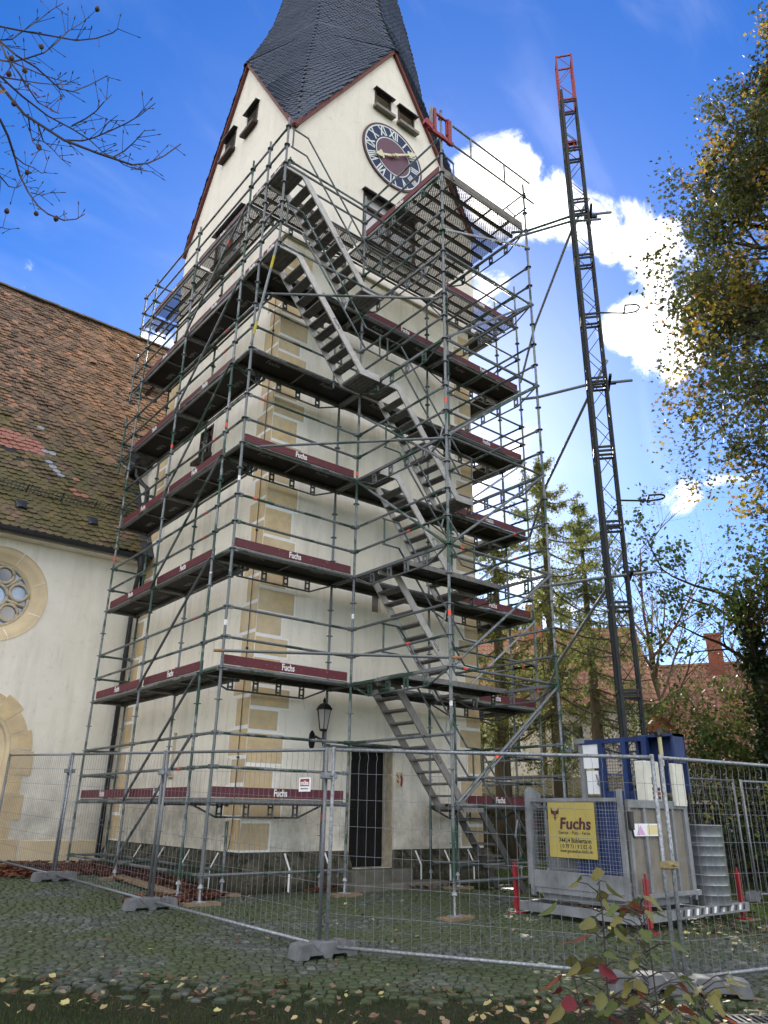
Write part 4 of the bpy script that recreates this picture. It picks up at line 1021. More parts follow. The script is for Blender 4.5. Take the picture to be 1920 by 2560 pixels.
# toe boards
def toe(a, c, k, out, lettering=True, h=.15, name='toe_board', mat=None):
    a, c = Vector((*a, K(k) + .07)), Vector((*c, K(k) + .07)); d = (c - a).normalized(); o_ = Vector((*out, 0)); b = MB()
    b.obox((a + c) / 2 + Vector((0, 0, h / 2)) - o_ * .02, d * ((c - a).length / 2 - .03), o_ * .014, (0, 0, h / 2))
    o = b.build(name, mat or M_RED, SCAF)
    if lettering:
        right = Vector((0, 0, 1)).cross(o_); m_ = (a + c) / 2 + Vector((0, 0, h / 2)) + o_ * (-.0045)
        text('lettering', 'Fuchs', .155, M_WHITE, m_ - right * .02, right, (0, 0, 1), o, xs=.72, bold=.004)
    return o
for k in LV:
    toe((.03, .76), (.03, 3.27), k, (-1, 0)); toe((.03, 3.33), (.03, 5.84), k, (-1, 0))
    if k in (2, 6, 10, 14): toe((.03, .03), (2.54, .03), k, (0, -1))
    toe((5.17, .03), (7.68, .03), k, (0, -1))
    if k == 22: toe((2.60, .03), (5.11, .03), k, (0, -1))
for k in (22, 26): toe((.03, -.70), (.03, -.03), k, (-1, 0), True); toe((.03, .03), (.03, .70), k, (-1, 0), True)
toe((2.54, -.05), (2.54, -2.52), 26, (-1, 0)); toe((2.62, -2.54), (5.1, -2.54), 26, (0, -1), False, .15, 'plank_toe_board', M_PLANK)
# front guard frame of the loading bay
b = MB()
for z in (14.31, 14.85): b.tube([(2.88, -2.60, z), (5.35 if z > 14.5 else 5.45, -2.60, z)], .024, 7)
for x in (3.42, 4.48): b.tube([(x, -2.60, 14.31), (x, -2.60, 14.85)], .024, 7)
b.build('loading_bay_rail', M_STEEL, SCAF); b = MB()
b.tube([(2.68, -2.58, K(27)), (2.90, -2.58, K(26.9)), (2.90, -2.58, K(26))], .022, 6); b.build('end_hook', M_STEEL, SCAF)
b = MB()
for z in (13.98, 14.42): b.tube([(5.14, -2.62, z), (5.14, -1.75, z)], .022, 6)
b.tube([(5.14, -2.3, 13.98), (5.14, -2.05, 14.42)], .018, 6); b.build('loading_bay_gate', M_STEEL, SCAF)

# stair flights
def flight(x0, y0, y1, z0, rise=2.0, rails=True, run=(.45, 2.08, 2.52), landing=True, nt=9, mt=None):
    zt = z0 + rise; xt, xb, xe = x0 + run[0], x0 + run[1], x0 + run[2]
    path = [(x0 + .02, zt), (xt, zt), (xb, z0), (xe, z0)]
    b = MB(); w_ = .085
    def off(i):
        def nrm_(a, c): dx, dz = c[0] - a[0], c[1] - a[1]; l = math.hypot(dx, dz); return (-dz / l, dx / l)
        if i == 0: n1 = n2 = nrm_(path[0], path[1])
        elif i == 3: n1 = n2 = nrm_(path[2], path[3])
        else: n1, n2 = nrm_(path[i - 1], path[i]), nrm_(path[i], path[i + 1])
        nx, nz_ = n1[0] + n2[0], n1[1] + n2[1]; l2 = nx * nx + nz_ * nz_; k_ = 2 / l2; return nx * k_ * w_, nz_ * k_ * w_
    for yy in (y0, y1 - .03):
        rings = []
        for i, (px, pz) in enumerate(path):
            ox, oz = off(i); rings.append([(px - ox, yy, pz - oz), (px + ox * .6, yy, pz + oz * .6), (px + ox * .6, yy + .03, pz + oz * .6), (px - ox, yy + .03, pz - oz)])
        b.quadgrid(rings, True, True, True)
    fl = b.build('stair_flight', mt or M_ALU, SCAF)
    for i in range(nt):
        t = (i + 1) / (nt + 1); xc, zc = xb + (xt - xb) * t, z0 + rise * t; b = MB()
        b.box((xc - .10, y0 + .03, zc - .035), (xc + .10, y1 - .03, zc), .006); b.build('tread', M_ALUD, fl)
    for (xa, xc, z) in ((x0 + .02, xt + .02, zt), (xb - .02, xe, z0)):
        b = MB(); b.box((xa, y0 + .03, z - .04), (xc, y1 - .03, z + .01))
        for q in range(5): b.box((xa + (xc - xa) * (q + .3) / 5, y0 + .03, z - .055), (xa + (xc - xa) * (q + .6) / 5, y1 - .03, z - .041))
        b.build('landing', M_ALUD, fl)
    for sgn, yy in ((1, y0 - .015),) if rails else ():
        for h in (.5, 1.0):
            b = MB(); b.tube([(x0 + .08, yy, zt + h), (xt + .02, yy, zt + h), (xb + .05, yy, z0 + h + .02), (xe + .05, yy, z0 + h + .0)], .019, 7); b.build('handrail', M_STEEL, fl)
        b = MB(); b.tube([(xe - .03, yy, z0 + .5), (xe - .03, yy, z0 + 1.0)], .018, 6); b.build('rail_post', M_GREEN, fl); b = MB(); b.tube([(x0 + .12, yy, zt + .5), (x0 + .12, yy, zt + 1.0)], .018, 6); b.build('rail_post', M_GREEN, fl); b = MB()
        mx_, mz = (xt + xb) / 2 + .3, (z0 + zt) / 2 - .35
        b.bar((mx_, yy, mz + .52), (mx_ + .10, yy, mz + .86), .035, .012, (0, 1, 0)); b.build('rail_strap', M_STEELL, fl)
    sl_ = math.atan2(rise, xb - xt); tx, tz = (xt + xb) / 2 + .15, z0 + rise * (.5 - .15 / (xb - xt))
    text('lettering', 'Fuchs', .12, M_BLACK, (tx, y0 - .002, tz - .01), (math.cos(-sl_), 0, math.sin(-sl_)), (math.sin(sl_), 0, math.cos(sl_)), fl, xs=.9)
flight(.0, -.73, -.05, K(22)); flight(.0, -.73, -.05, K(18))
for k in (14, 10, 6): flight(2.57, -.73, -.05, K(k))
flight(2.57, -.73 - .02, -.05, K(2), mt=simple('shaded_aluminium', (.24, .225, .21), (.16, .15, .14), 8, .5, .25))  # stringer colour darkened for the shade of the flights above
flight(4.75, -.73, -.05, -.05, K(2) + .05, True, (.30, 1.40, 1.75), True, 6, simple('dark_stair_steel', (.085, .085, .085), (.05, .05, .05), 9, .6, .3))
# red hoist-gate bracket on the front corner standard
b = MB(); y = -2.62
b.box((2.14, y - .03, 14.22), (2.86, y + .03, 14.32), .01); b.box((2.30, y - .035, 14.30), (2.37, y + .035, 14.92), .008); b.box((2.70, y - .035, 14.20), (2.80, y + .035, 14.88), .008); b.box((2.66, y - .02, 14.4), (2.69, y + .02, 14.86))
b.box((2.37, y - .02, 14.80), (2.70, y + .02, 14.84)); b.obox((2.16, y, 14.34), (.10, 0, -.03), (0, .05, 0), (.02, 0, .08)); b.build('hoist_gate_bracket', M_HRED, SCAF)
b = MB(); b.box((2.22, y - .03, 14.36), (2.27, y + .03, 14.90)); b.build('bracket_roller', M_HGREY, SCAF)

# ================================================================== material hoist
MC = Vector((5.70, -3.60, 0)); MROT = math.radians(33.3 + 6); MW = .35
mu = Vector((math.cos(MROT), math.sin(MROT), 0)); mv = Vector((-math.sin(MROT), math.cos(MROT), 0))
MAST = empty('hoist_mast', (5.7, -3.6, -.1), 'tall dark lattice hoist mast with a red top section standing free right of the scaffold', 'hoist mast')
M_MAST = simple('mast_steel', (.017, .021, .021), (.011, .014, .014), 6, .6, 0, 0, 80, .3)
def mp3(a, c, z): return MC + mu * a * MW / 2 + mv * c * MW / 2 + Vector((0, 0, z))
z = .15; top = 18.25; sec = 1.5; i = 0
def mast_section(z0, z1, mt):
    b = MB()
    for a, c in ((-1, -1), (1, -1), (1, 1), (-1, 1)): b.tube([mp3(a, c, z0 + .01), mp3(a, c, z1 - .01)], .026, 6)
    o = b.build('mast_section', mt, MAST)
    b = MB(); n = 3; h = (z1 - z0) / n
    for zz_ in (z0 + .04, z1 - .04):
        for (a, c), (a2, c2) in (((-1, -1), (1, -1)), ((1, -1), (1, 1)), ((1, 1), (-1, 1)), ((-1, 1), (-1, -1))): b.bar(mp3(a, c, zz_), mp3(a2, c2, zz_), .03, .04)
    for (a, c), (a2, c2) in (((-1, -1), (1, -1)), ((1, -1), (1, 1)), ((1, 1), (-1, 1)), ((-1, 1), (-1, -1))):
        for q in range(n):
            za, zb = z0 + .06 + q * (h - .02), z0 + .06 + (q + 1) * (h - .02)
            if q % 2: b.tube([mp3(a, c, za), mp3(a2, c2, zb)], .008, 5)
            else: b.tube([mp3(a2, c2, za), mp3(a, c, zb)], .008, 5)
    b.build('lacing', mt, o)
while z < top - .1:
    z1 = min(z + sec, top); mast_section(z, z1, M_HRED if z1 > 17.2 else M_MAST); z = z1
b = MB(); b.bar(mp3(-1.05, .75, .2), mp3(-1.05, .75, 17.0), .055, .055, tuple(mu)); b.build('rack_rail', M_MAST, MAST)
b = MB(); b.obox(mp3(1, 0, 15.7), mu * .05, mv * .13, (0, 0, .03)); b.obox(mp3(1, -.4, 15.6), mu * .03, mv * .02, (0, 0, .14)); b.obox(mp3(1, .4, 15.65), mu * .03, mv * .02, (0, 0, .12)); b.build('end_stop', M_HRED, MAST)
for zc in (10.95, 6.73):                                   # cable guide loops
    b = MB(); d = RT.copy(); d.z = 0; d.normalize(); f2 = Vector((d.y, -d.x, 0)); o_ = mp3(1, -1, zc)
    pts = [o_, o_ + d * .62] + [o_ + d * (.70 + .13 * math.sin(t)) + f2 * (.13 - .13 * math.cos(t)) + Vector((0, 0, .02)) for t in np.linspace(.2, math.pi - .1, 8)] + [o_ + d * .50 + f2 * .26]
    b.tube(pts, .018, 6); b.bar(o_ + d * .50 + f2 * .27, o_ + d * .56 - f2 * .03, .03, .03); b.build('cable_guide', M_MAST, MAST)
# ties from scaffold to mast
def mtie(zs, vk):
    b = MB(); b.tube([Vector((5.14, -2.57, zs)) + Vector((-.25, .2, -.05)), Vector((5.14, -2.57, zs)), mp3(0, 1.2, zs + .05), mp3(.9, -4.0, zs + .16)], .030, 7); b.build('mast_tie', M_STEEL, MAST)
    b = MB(); b.tube([(7.71, -.03, zs - 1.7), (6.9, -1.25, zs - 1.0), mp3(1.3, .8, zs - .05), mp3(1.6, -1.6, zs + .75)], .030, 7); b.build('mast_tie', M_STEELL, MAST)
    b = MB(); b.bar(mp3(-1.5, -1.4, zs + .08), mp3(1.9, -1.4, zs + .08), .05, .05); b.obox(mp3(1.5, -1.2, zs + .12), mu * .07, mv * .05, (0, 0, .05)); b.obox(mp3(1.5, -1.5, zs + .2), mu * .03, mv * .14, (0, 0, .025)); b.build('tie_clamp', M_MAST, MAST)
for zs in (13.35, 9.1, 5.15): mtie(zs, 0)
b = MB(); b.tube([(4.95, -2.4, 13.18), mp3(0, 1.2, 13.26), mp3(.5, -2.6, 13.30)], .028, 7); b.build('mast_tie', M_STEEL, MAST)

gh = gz(5, -3.6)
CAGE = empty('hoist_platform', (5, -3.6, gh), 'grey and blue material hoist platform with mesh front and ribbed aluminium gate beside the scaffold', 'hoist')
XA, XB, YA, YB = 4.0, 5.62, -4.40, -2.78
b = MB(); b.box((XA, YA, .20), (XB + .2, YB, .27)); b.box((XA + .1, YA + .1, .10), (XB, YB - .1, .20)); b.build('floor', M_HGREY, CAGE)
for (x, y) in ((XA, YB), (XA, YA), (XB, YA), (XB, YB)): b = MB(); b.box((x - .03, y - .03, .15), (x + .03, y + .03, 1.60 if x == XA else 1.5), .006); b.build('cage_post', M_HGREY, CAGE)
b = MB(); b.box((XA - .02, YA + .03, 1.44), (XA + .02, YB - .03, 1.49)); b.build('cage_rail', M_HGREY, CAGE); b = MB(); b.box((XA + .03, YB - .02, 1.44), (XB - .03, YB + .02, 1.49)); b.build('cage_rail', M_HGREY, CAGE)
b = MB(); b.box((XA - .012, YA + .03, .27), (XA + .012, YB - .03, .50), .004); b.build('kick_plate', M_HGREY, CAGE)
b = MB(); y = YA + .05
while y < YB - .02: b.tube([(XA, y, .5), (XA, y, 1.45)], .003, 4, False); y += .05
z = .53
while z < 1.45: b.tube([(XA, YA + .03, z), (XA, YB - .03, z)], .003, 4, False); z += .05
b.build('wire_panel', M_MESH, CAGE)
b = MB(); b.box((XA + .05, YA + .06, .28), (XA + .07, -3.55, 1.43)); b.build('inner_panel', M_BLUE, CAGE)
b = MB(); b.box((XA + .25, -3.5, .28), (XA + .29, YB - .1, 1.2)); b.build('inner_board', M_HGREY, CAGE)
# ribbed gate on the near side
b = MB(); b.box((XA + .10, YA - .022, .23), (XB - .06, YA + .002, 1.46)); gate = b.build('gate', M_GATE, CAGE)
for x in (4.12, 4.48, 4.84, 5.20, 5.53): b = MB(); b.box((x - .028, YA - .06, .25), (x + .028, YA - .023, 1.40), .008); b.build('rib', M_HGREY, gate)
b = MB(); b.box((4.09, YA - .064, 1.36), (5.57, YA - .024, 1.47), .006); b.build('gate_rail', M_HGREY, gate); b = MB(); b.box((4.09, YA - .07, .22), (5.57, YA - .024, .28), .006); b.build('gate_rail', M_HGREY, gate)
b = MB(); b.obox((4.10, YA - .08, 1.20), (.03, 0, 0), (0, .03, 0), (0, 0, .12)); b.tube([(4.06, YA - .09, 1.32), (4.04, YA - .13, 1.1), (4.08, YA - .12, .98)], .014, 6); b.build('latch', M_LAMP, gate)
# blue carriage at the mast
b = MB(); xc = 5.42
for y in (-3.16, -3.60, -3.98): b.box((xc - .045, y - .045, .3), (xc + .045, y + .045, 2.44), .008)
b.box((xc - .04, -4.0, 2.36), (xc + .04, -2.75, 2.43)); b.box((xc - .03, -3.95, 1.42), (xc + .03, -3.2, 1.62)); b.build('carriage', M_BLUE, CAGE)
b = MB(); y = -3.95
while y < -3.18: b.tube([(xc, y, 1.6), (xc, y, 2.36)], .003, 4, False); y += .05
z = 1.62
while z < 2.36: b.tube([(xc, -3.97, z), (xc, -3.18, z)], .003, 4, False); z += .05
b.build('carriage_mesh', M_BLUE, CAGE)
b = MB(); b.box((xc + .02, -4.46, 2.02), (xc + .34, -4.42, 2.45)); b.box((xc + .02, -3.84, 2.02), (xc + .34, -3.80, 2.45)); b.box((xc + .0, -4.46, 2.41), (xc + .34, -3.80, 2.45)); b.box((xc + .32, -4.46, 1.6), (xc + .35, -3.80, 2.45)); b.build('drive_hood', M_BLUE, CAGE)
b = MB(); b.box((4.77, -4.36, 1.42), (5.12, -4.18, 2.02), .012); cab = b.build('control_cabinet', M_CAB, CAGE)
for i, (x, z, w_, h_, mt) in enumerate([(4.93, 1.74, .03, .05, M_GREEN), (4.93, 1.63, .035, .022, M_LAMP), (4.93, 1.57, .035, .022, M_LAMP), (4.93, 1.51, .035, .022, M_LAMP), (5.05, 1.63, .03, .022, M_LAMP), (5.05, 1.57, .03, .022, M_HRED), (5.05, 1.51, .03, .022, M_LAMP), (4.96, 1.92, .06, .04, M_PAPER)]):
    b = MB(); b.box((x - w_, -4.372, z - h_), (x + w_, -4.358, z + h_)); b.build('switch', mt, cab)
b = MB(); b.box((5.26, -4.50, 1.40), (5.55, -4.45, 2.0), .006); b.build('rear_cabinet', M_CAB, CAGE)
b = MB(); b.box((xc - .02, -3.10, 1.98), (xc, -2.78, 2.36)); b.build('notice_board', M_PAPER, CAGE)
b = MB(); b.box((xc - .03, -3.08, 1.58), (xc - .01, -2.85, 1.94)); nb = b.build('notice_board', M_PAPER, CAGE)
b = MB(); b.tube([(xc - .05, -3.05, 1.88), (xc - .06, -3.08, 1.8), (xc - .05, -3.10, 1.70), (xc - .05, -3.06, 1.74)], .014, 6); b.build('glove', M_HGREY, nb)
b = MB(); b.box((xc - .03, -2.80, .3), (xc + .03, -2.72, 2.45), .006); b.box((xc - .05, -2.86, 2.38), (xc + .05, -2.66, 2.46)); b.build('gate_post', M_HGREY, CAGE)
b = MB(); b.tube([(4.98, -4.52, 1.95), (4.975, -4.52, 2.36)], .03, 8); b.build('yellow_lever', simple('lever_yellow', (.45, .40, .22), None, 14, .6), CAGE)
b = MB(); b.lathe((4.972, -4.52, 2.36), [(.035, 0), (.05, .04), (.03, .09)], 8); b.obox((4.94, -4.53, 2.42), (.06, 0, .03), (0, .03, 0), (-.01, 0, .03)); b.build('lever_grip', M_LAMP, CAGE)
b = MB(); b.tube([(5.6, -4.4, 1.98), (5.75, -4.35, 2.0), (5.9, -4.3, 1.9), (5.98, -4.28, 1.7), (6.0, -4.28, 1.2)], .022, 7); b.build('cable_hose', M_LEAD, CAGE)
b = MB(); b.obox((XA + .15, YB + .06, 1.5), (.12, 0, -.05), (0, .04, 0), (.03, 0, .10)); b.tube([(XA, YB + .05, .3), (XA, YB + .05, 1.62)], .03, 7); b.build('hinge_post', M_HGREY, CAGE)
b = MB(); b.tube([(XA + .1, YB + .2, 1.18), (XA + .1, YB + .02, 1.18), (XA + .1, YB + .02, 1.06), (XA + .1, YB + .2, 1.06)], .014, 6); b.build('red_handle', M_HRED, CAGE)
# base frame with red screw jacks and striped front bar
for y in (-4.45, -2.55): b = MB(); b.box((3.95, y - .05, -.06), (6.95, y + .05, .06)); b.build('base_beam', M_HGREY, CAGE)
for x in (4.0, 5.7, 6.9): b = MB(); b.box((x - .05, -4.40, -.06), (x + .05, -2.60, .06)); b.build('base_beam', M_HGREY, CAGE)
for i in range(16):
    b = MB(); x = 4.95 + i * .12; b.quadgrid([[(x, -4.5025, -.03), (x + .06, -4.5025, -.03), (x + .09, -4.5025, .05), (x + .03, -4.5025, .05)], [(x, -4.500, -.03), (x + .06, -4.500, -.03), (x + .09, -4.500, .05), (x + .03, -4.500, .05)]], True, True, True); b.build('warning_stripe', M_BLACK if i % 2 else M_PAPER, CAGE)
for (x, y) in ((3.92, -2.50), (4.24, -4.52), (6.86, -4.42)):
    g0 = gz(x, y); b = MB(); b.box((x - .03, y - .03, g0 + .05), (x + .03, y + .03, g0 + .64), .008); b.tube([(x, y, g0), (x, y, g0 + .70)], .018, 7); b.box((x - .10, y - .10, g0 - .01), (x + .10, y + .10, g0 + .01)); j_ = b.build('screw_jack', M_HRED, CAGE)
    b = MB(); b.box((x - .28, y - .14, g0 - .06), (x + .28, y + .14, g0 - .011)); b.build('jack_pad', M_PLANK, j_)

# ridged zinc cable drum
DR = empty('cable_drum', (6.25, -4.30, gz(6.25, -4.3)), 'ribbed galvanised steel cable drum standing behind the hoist gate', 'drum')
b = MB(); prof = [(.005, .04), (.27, .04)]
for i in range(8):
    z = .06 + i * .134; prof += [(.272, z), (.272, z + .118), (.277, z + .123), (.272, z + .128)]
prof += [(.285, 1.13), (.285, 1.15), (.265, 1.15), (.265, .6)]
b.lathe((6.25, -4.30, 0), prof, 32, False); b.build('drum_shell', M_DRUM, DR, True)
b = MB(); b.lathe((6.25, -4.30, 0), [(.22, .75), (.22, .80), (.05, .80)], 16, False); b.build('coiled_cable', M_LAMP, DR)

# yellow company board
SG = empty('company_sign', (3.97, -3.57, 1.06), 'yellow company board with a fox head and black lettering on the hoist front', 'sign')
xs_ = 3.965
b = MB(); b.box((xs_ - .004, -3.988, .687), (xs_ + .004, -3.156, 1.428)); b.build('panel', M_SIGNY, SG)
SR, SU = (0, -1, 0), (0, 0, 1)
def st(s, size, y, z, mt=M_BLACK, xs=1.0, shear=0, bold=0): text('lettering', s, size, mt, (xs_ - .0065, y, z), SR, SU, SG, xs, shear, bold)
st('Fuchs', .215, -3.635, 1.135, M_FOXR, 1.12, .12, .006)
st('Gerüst – Putz – Farbe', .062, -3.615, 1.018, xs=1.0)
st('74424 Bühlertann', .083, -3.62, .914, xs=.95, bold=.001)
st('✆ 0 79 73 / 9 2 02 -0' if False else '( 0 79 73 / 9 2 02 -0', .076, -3.625, .838, xs=.88)
st('www.geruestbau-fuchs.de', .062, -3.63, .778, xs=.88)
def fx(poly, mt, o=.0065):
    b = MB(); pts = [(xs_ - o, -3.29 - u, 1.29 + v) for u, v in poly]; b.face(pts); b.build('fox_emblem', mt, SG)
fx([(-.075, .075), (-.045, .028), (-.02, .022), (.02, .022), (.045, .028), (.075, .075), (.072, -.01), (.05, -.05), (.02, -.085), (0, -.09), (-.02, -.085), (-.05, -.05), (-.072, -.01)], M_FOXR)
fx([(-.062, -.022), (-.03, -.03), (-.012, -.065), (-.028, -.068), (-.048, -.045)], M_SIGNY, .0075); fx([(.062, -.022), (.03, -.03), (.012, -.065), (.028, -.068), (.048, -.045)], M_SIGNY, .0075)
fx([(-.018, -.098), (.0, -.085), (.018, -.098), (.0, -.115)], M_FOXR, .0070)
# white label on the gate
LB = empty('warning_label', (4.47, -4.47, 1.07), 'small white label with a faded pink triangle on the ribbed hoist gate', 'label')
b = MB(); b.box((4.13, -4.474, 1.0), (4.82, -4.468, 1.16)); b.build('panel', M_PAPER, LB)
b = MB(); b.face([(4.21, -4.4755, 1.015), (4.42, -4.4755, 1.015), (4.315, -4.4755, 1.145)]); b.build('triangle', simple('faded_pink', (.55, .28, .55), (.62, .36, .60), 20, .6), LB)
b = MB(); b.face([(4.48, -4.4755, 1.02), (4.77, -4.4755, 1.02), (4.77, -4.4755, 1.145), (4.48, -4.4755, 1.145)]); b.build('text_field', simple('faded_yellow', (.66, .58, .26), (.60, .55, .32), 40, .6), LB)

# ================================================================== temporary fence
J = {'Z': (-1.30, 6.55), 'A': (-.99, 3.50), 'B': (-.75, -.01), 'C': (-.43, -3.70), 'D': (1.64, -6.52), 'E': (5.08, -7.05)}
FBM = {}
def panel(name_a, name_b, label, shiftb=.05, za=None):
    a, c = Vector((*J[name_a], 0)), Vector((*J[name_b], 0)); d = (c - a).normalized(); a = a + d * shiftb; c = c - d * shiftb
    a.z = gz(a.x, a.y) + .10; c.z = gz(c.x, c.y) + .10
    root = empty('mesh_fence', (a + c) / 2 - Vector((0, 0, .1)), label, 'fence', 'temporary fence panels in front of the tower')
    up = Vector((0, 0, 1)); H_ = 1.94
    for p in (a, c): b = MB(); b.tube([p - up * .08, p + up * (H_ + .03)], .021, 9); b.build('post', M_FENCE, root, True)
    for h in (0, H_): b = MB(); b.tube([a + up * h, c + up * h], .019, 9); b.build('rail', M_FENCE, root, True)
    L = (c - a).length; n = 34; b = MB()
    for i in range(1, n):
        q = a.lerp(c, i / n); b.tube([q, q + up * (H_ * .93), q + up * (H_ * .955) + d * .012, q + up * (H_ * .985), q + up * H_], .0021, 4, False)
    for h in (.30, .58, .86, 1.15, 1.42, 1.69): b.tube([a + up * h, c + up * h], .0021, 4, False)
    b.build('wire_mesh', M_MESH, root); return root
panel('Z', 'A', 'leftmost temporary mesh fence panel by the nave portal')
panel('A', 'B', 'mesh fence panel in front of the left end of the scaffold')
fBC = panel('B', 'C', 'mesh fence panel carrying the small red and white plate before the tower corner')
panel('C', 'D', 'wide mesh fence panel in front of the tower door and hoist')
panel('D', 'E', 'mesh fence panel leading off to the right behind the saplings')
def back_panel(a, c, label):
    J['_a'], J['_b'] = a, c; panel('_a', '_b', label, 0.03)
back_panel((6.2, -2.6), (9.22, -3.38), 'far mesh fence panel behind the hoist, left one of the pair'); back_panel((9.36, -3.42), (12.7, -4.6), 'far mesh fence panel behind the hoist, right one of the pair')
for nm, lab in (('A', 'steel clamp joining the two leftmost fence panels'), ('B', 'steel clamp joining fence panels before the scaffold left end'), ('C', 'steel clamp joining fence panels left of the tower door'), ('D', 'brass coloured clamp joining fence panels before the hoist gate')):
    x, y = J[nm]; zc = gz(x, y) + .1
    b = MB()
    for zz_ in ((1.66,) if nm != 'D' else (.95,)):
        b.box((x - .085, y - .045, zc + zz_ - .035), (x + .085, y + .045, zc + zz_ + .035), .01); b.tube([(x, y - .09, zc + zz_), (x, y + .09, zc + zz_)], .012, 6)
    o = b.build('fence_clamp', M_FENCE if nm != 'D' else simple('brass_clamp', (.34, .27, .12), (.22, .18, .1), 20, .45, .6)); tag(o, lab, 'clamp', 'fence clamps')
# plate on the second panel
x, y = -.55, -2.95
a_, c_ = Vector((*J['B'], 0)), Vector((*J['C'], 0)); d_ = (c_ - a_).normalized(); n_ = Vector((-d_.y, d_.x, 0)); n_ = n_ if n_.dot(CAM - a_) > 0 else -n_
pc = a_ + d_ * (3.30) + n_ * .012 + Vector((0, 0, gz(-.5, -3.3) + 1.66))
PL = empty('fence_plate', pc, 'small white plate with red müba lettering on the fence panel', 'sign')
rt = Vector((0, 0, 1)).cross(n_)
b = MB(); b.obox(pc, rt * .105, n_ * .003, (0, 0, .075)); b.build('panel', M_PAPER, PL)
b = MB(); b.obox(pc + Vector((0, 0, .022)) + n_ * .0035, rt * .082, n_ * .001, (0, 0, .040)); b.build('red_field', M_HRED, PL)
text('lettering', 'müba', .07, M_WHITE, pc + Vector((0, 0, .016)) + n_ * .005, rt, (0, 0, 1), PL, .95, 0, .002)
text('lettering', 'Bauzaun-Systeme', .024, M_BLACK, pc + Vector((0, 0, -.043)) + n_ * .0035, rt, (0, 0, 1), PL, .8)

def base_block(x, y, rot, label):
    g0 = gz(x, y); root = bpy.data.objects.new('fence_base_block', None)
    ca, sa = math.cos(rot), math.sin(rot); ex, ey = Vector((ca, sa, 0)), Vector((-sa, ca, 0)); o_ = Vector((x, y, g0)); b = MB()
    # long block: two higher ends, stepped middle, hand-grip notches underneath
    prof = [(-.36, 0), (-.33, .13), (-.20, .15), (-.16, .10), (-.13, .10), (-.10, .145), (.10, .145), (.13, .10), (.16, .10), (.20, .15), (.33, .13), (.36, 0), (.24, 0), (.22, .035), (.06, .035), (.04, 0), (-.04, 0), (-.06, .035), (-.22, .035), (-.24, 0)]
    tops = prof
    rings = []
    for wy, sh in ((-.115, .985), (-.10, 1.0), (.10, 1.0), (.115, .985)):
        rings.append([o_ + ex * (u * sh) + ey * wy + Vector((0, 0, v * (.96 if abs(wy) > .11 else 1) + .005)) for u, v in prof])
    # side strips as quads between profile rings, caps as strips of quads
    b.quadgrid(rings, True)
    for r in (rings[0], rings[-1]):
        for i0, i1, i2, i3 in ((0, 1, 18, 19), (1, 2, 17, 18), (2, 3, 17, 17), (3, 4, 16, 17), (4, 5, 15, 16), (5, 6, 14, 15), (6, 7, 13, 14), (7, 8, 13, 13), (8, 9, 12, 13), (9, 10, 12, 12), (10, 11, 12, 12)):
            ids = []
            for q in (i0, i1, i2, i3):
                if q not in ids: ids.append(q)
            if len(ids) > 2: b.face([r[q] for q in ids])
    o = b.build('fence_base_block', M_CONC); tag(o, label, 'concrete block', 'fence base blocks')
    b = MB()
    for u in (-.29, -.24, .24, .29): b.obox(o_ + ex * u + Vector((0, 0, .149 - abs(abs(u) - .2) * .12)), ex * .015, ey * .03, (0, 0, .002))
    b.build('socket_hole', M_LAMP, o)
base_block(-.98, 3.45, -.05, 'grey concrete fence foot half buried in red leaves by the nave wall')
base_block(-.76, -.08, -.12, 'grey concrete fence foot beside the red leaf pile before the scaffold')
base_block(-.43, -3.72, -.05, 'grey concrete fence foot on the cobbles left of the door')
base_block(1.35, -6.35, 2.55, 'grey concrete fence foot behind the sapling stems')
base_block(1.72, -6.72, 2.3 + math.pi, 'grey concrete fence foot at the lower right with two socket holes')
base_block(9.28, -3.4, .4, 'grey concrete fence foot on the lawn behind the hoist')

# ================================================================== cobbled yard
cv = [(-.5, -.5, -.06), (.5, -.5, -.06), (.5, .5, -.06), (-.5, .5, -.06), (-.49, -.49, -.008), (.49, -.49, -.008), (.49, .49, -.008), (-.49, .49, -.008), (-.32, -.32, .006), (.32, -.32, .006), (.32, .32, .006), (-.32, .32, .006)]
cf = [(0, 1, 5, 4), (1, 2, 6, 5), (2, 3, 7, 6), (3, 0, 4, 7), (4, 5, 9, 8), (5, 6, 10, 9), (6, 7, 11, 10), (7, 4, 8, 11), (8, 9, 10, 11)]
b = MB()
def area_ok(x, y): return not (x > TX0 - .25 and y > TY0 - .25) and not (y > 4.3) and not (x > 7.2) and not (3.9 < x < 7 and -4.6 < y < -2.4 and False)
pav = [(-9, -9.5), (8, -9.5), (8, 4.5), (-9, 4.5)]
b.face([(x, y, gz(x, y) - .024) for x, y in pav]); PAVE = tag(b.build('paving', M_GROUND), kind='structure')
stones = []; v = 7.15
while v < 15.2:
    u = -7.5 + rnd.uniform(0, .1); dv = rnd.uniform(.085, .10)
    while u < 7.5:
        du = rnd.uniform(.085, .135)
        bend = .05 * math.sin(u * 1.1) + .04 * math.sin(u * .43 + 1)
        p = CAM + _F * (v + bend) + _R * (u + du / 2); x, y = p.x, p.y
        if area_ok(x, y) and rnd.random() > (.0 if v > 7.7 else .75 - (v - 7.15)) and not (x > 4.6 and rnd.random() < min(1, (x - 4.6) * .5)):
            a = rnd.uniform(-.12, .12); ca, sa = math.cos(a), math.sin(a)
            ex = (_R * ca + _F * sa) * (du - .006); ey = (_F * ca - _R * sa) * (dv - .006); tl = Vector((rnd.uniform(-.03, .03), rnd.uniform(-.03, .03), 1))
            stones.append(frame(Vector((x, y, gz(x, y) + rnd.uniform(-.009, .007))), ex + Vector((0, 0, rnd.uniform(-.004, .004))), ey + Vector((0, 0, .032 * ey.y)), tl))
        u += du
    v += dv
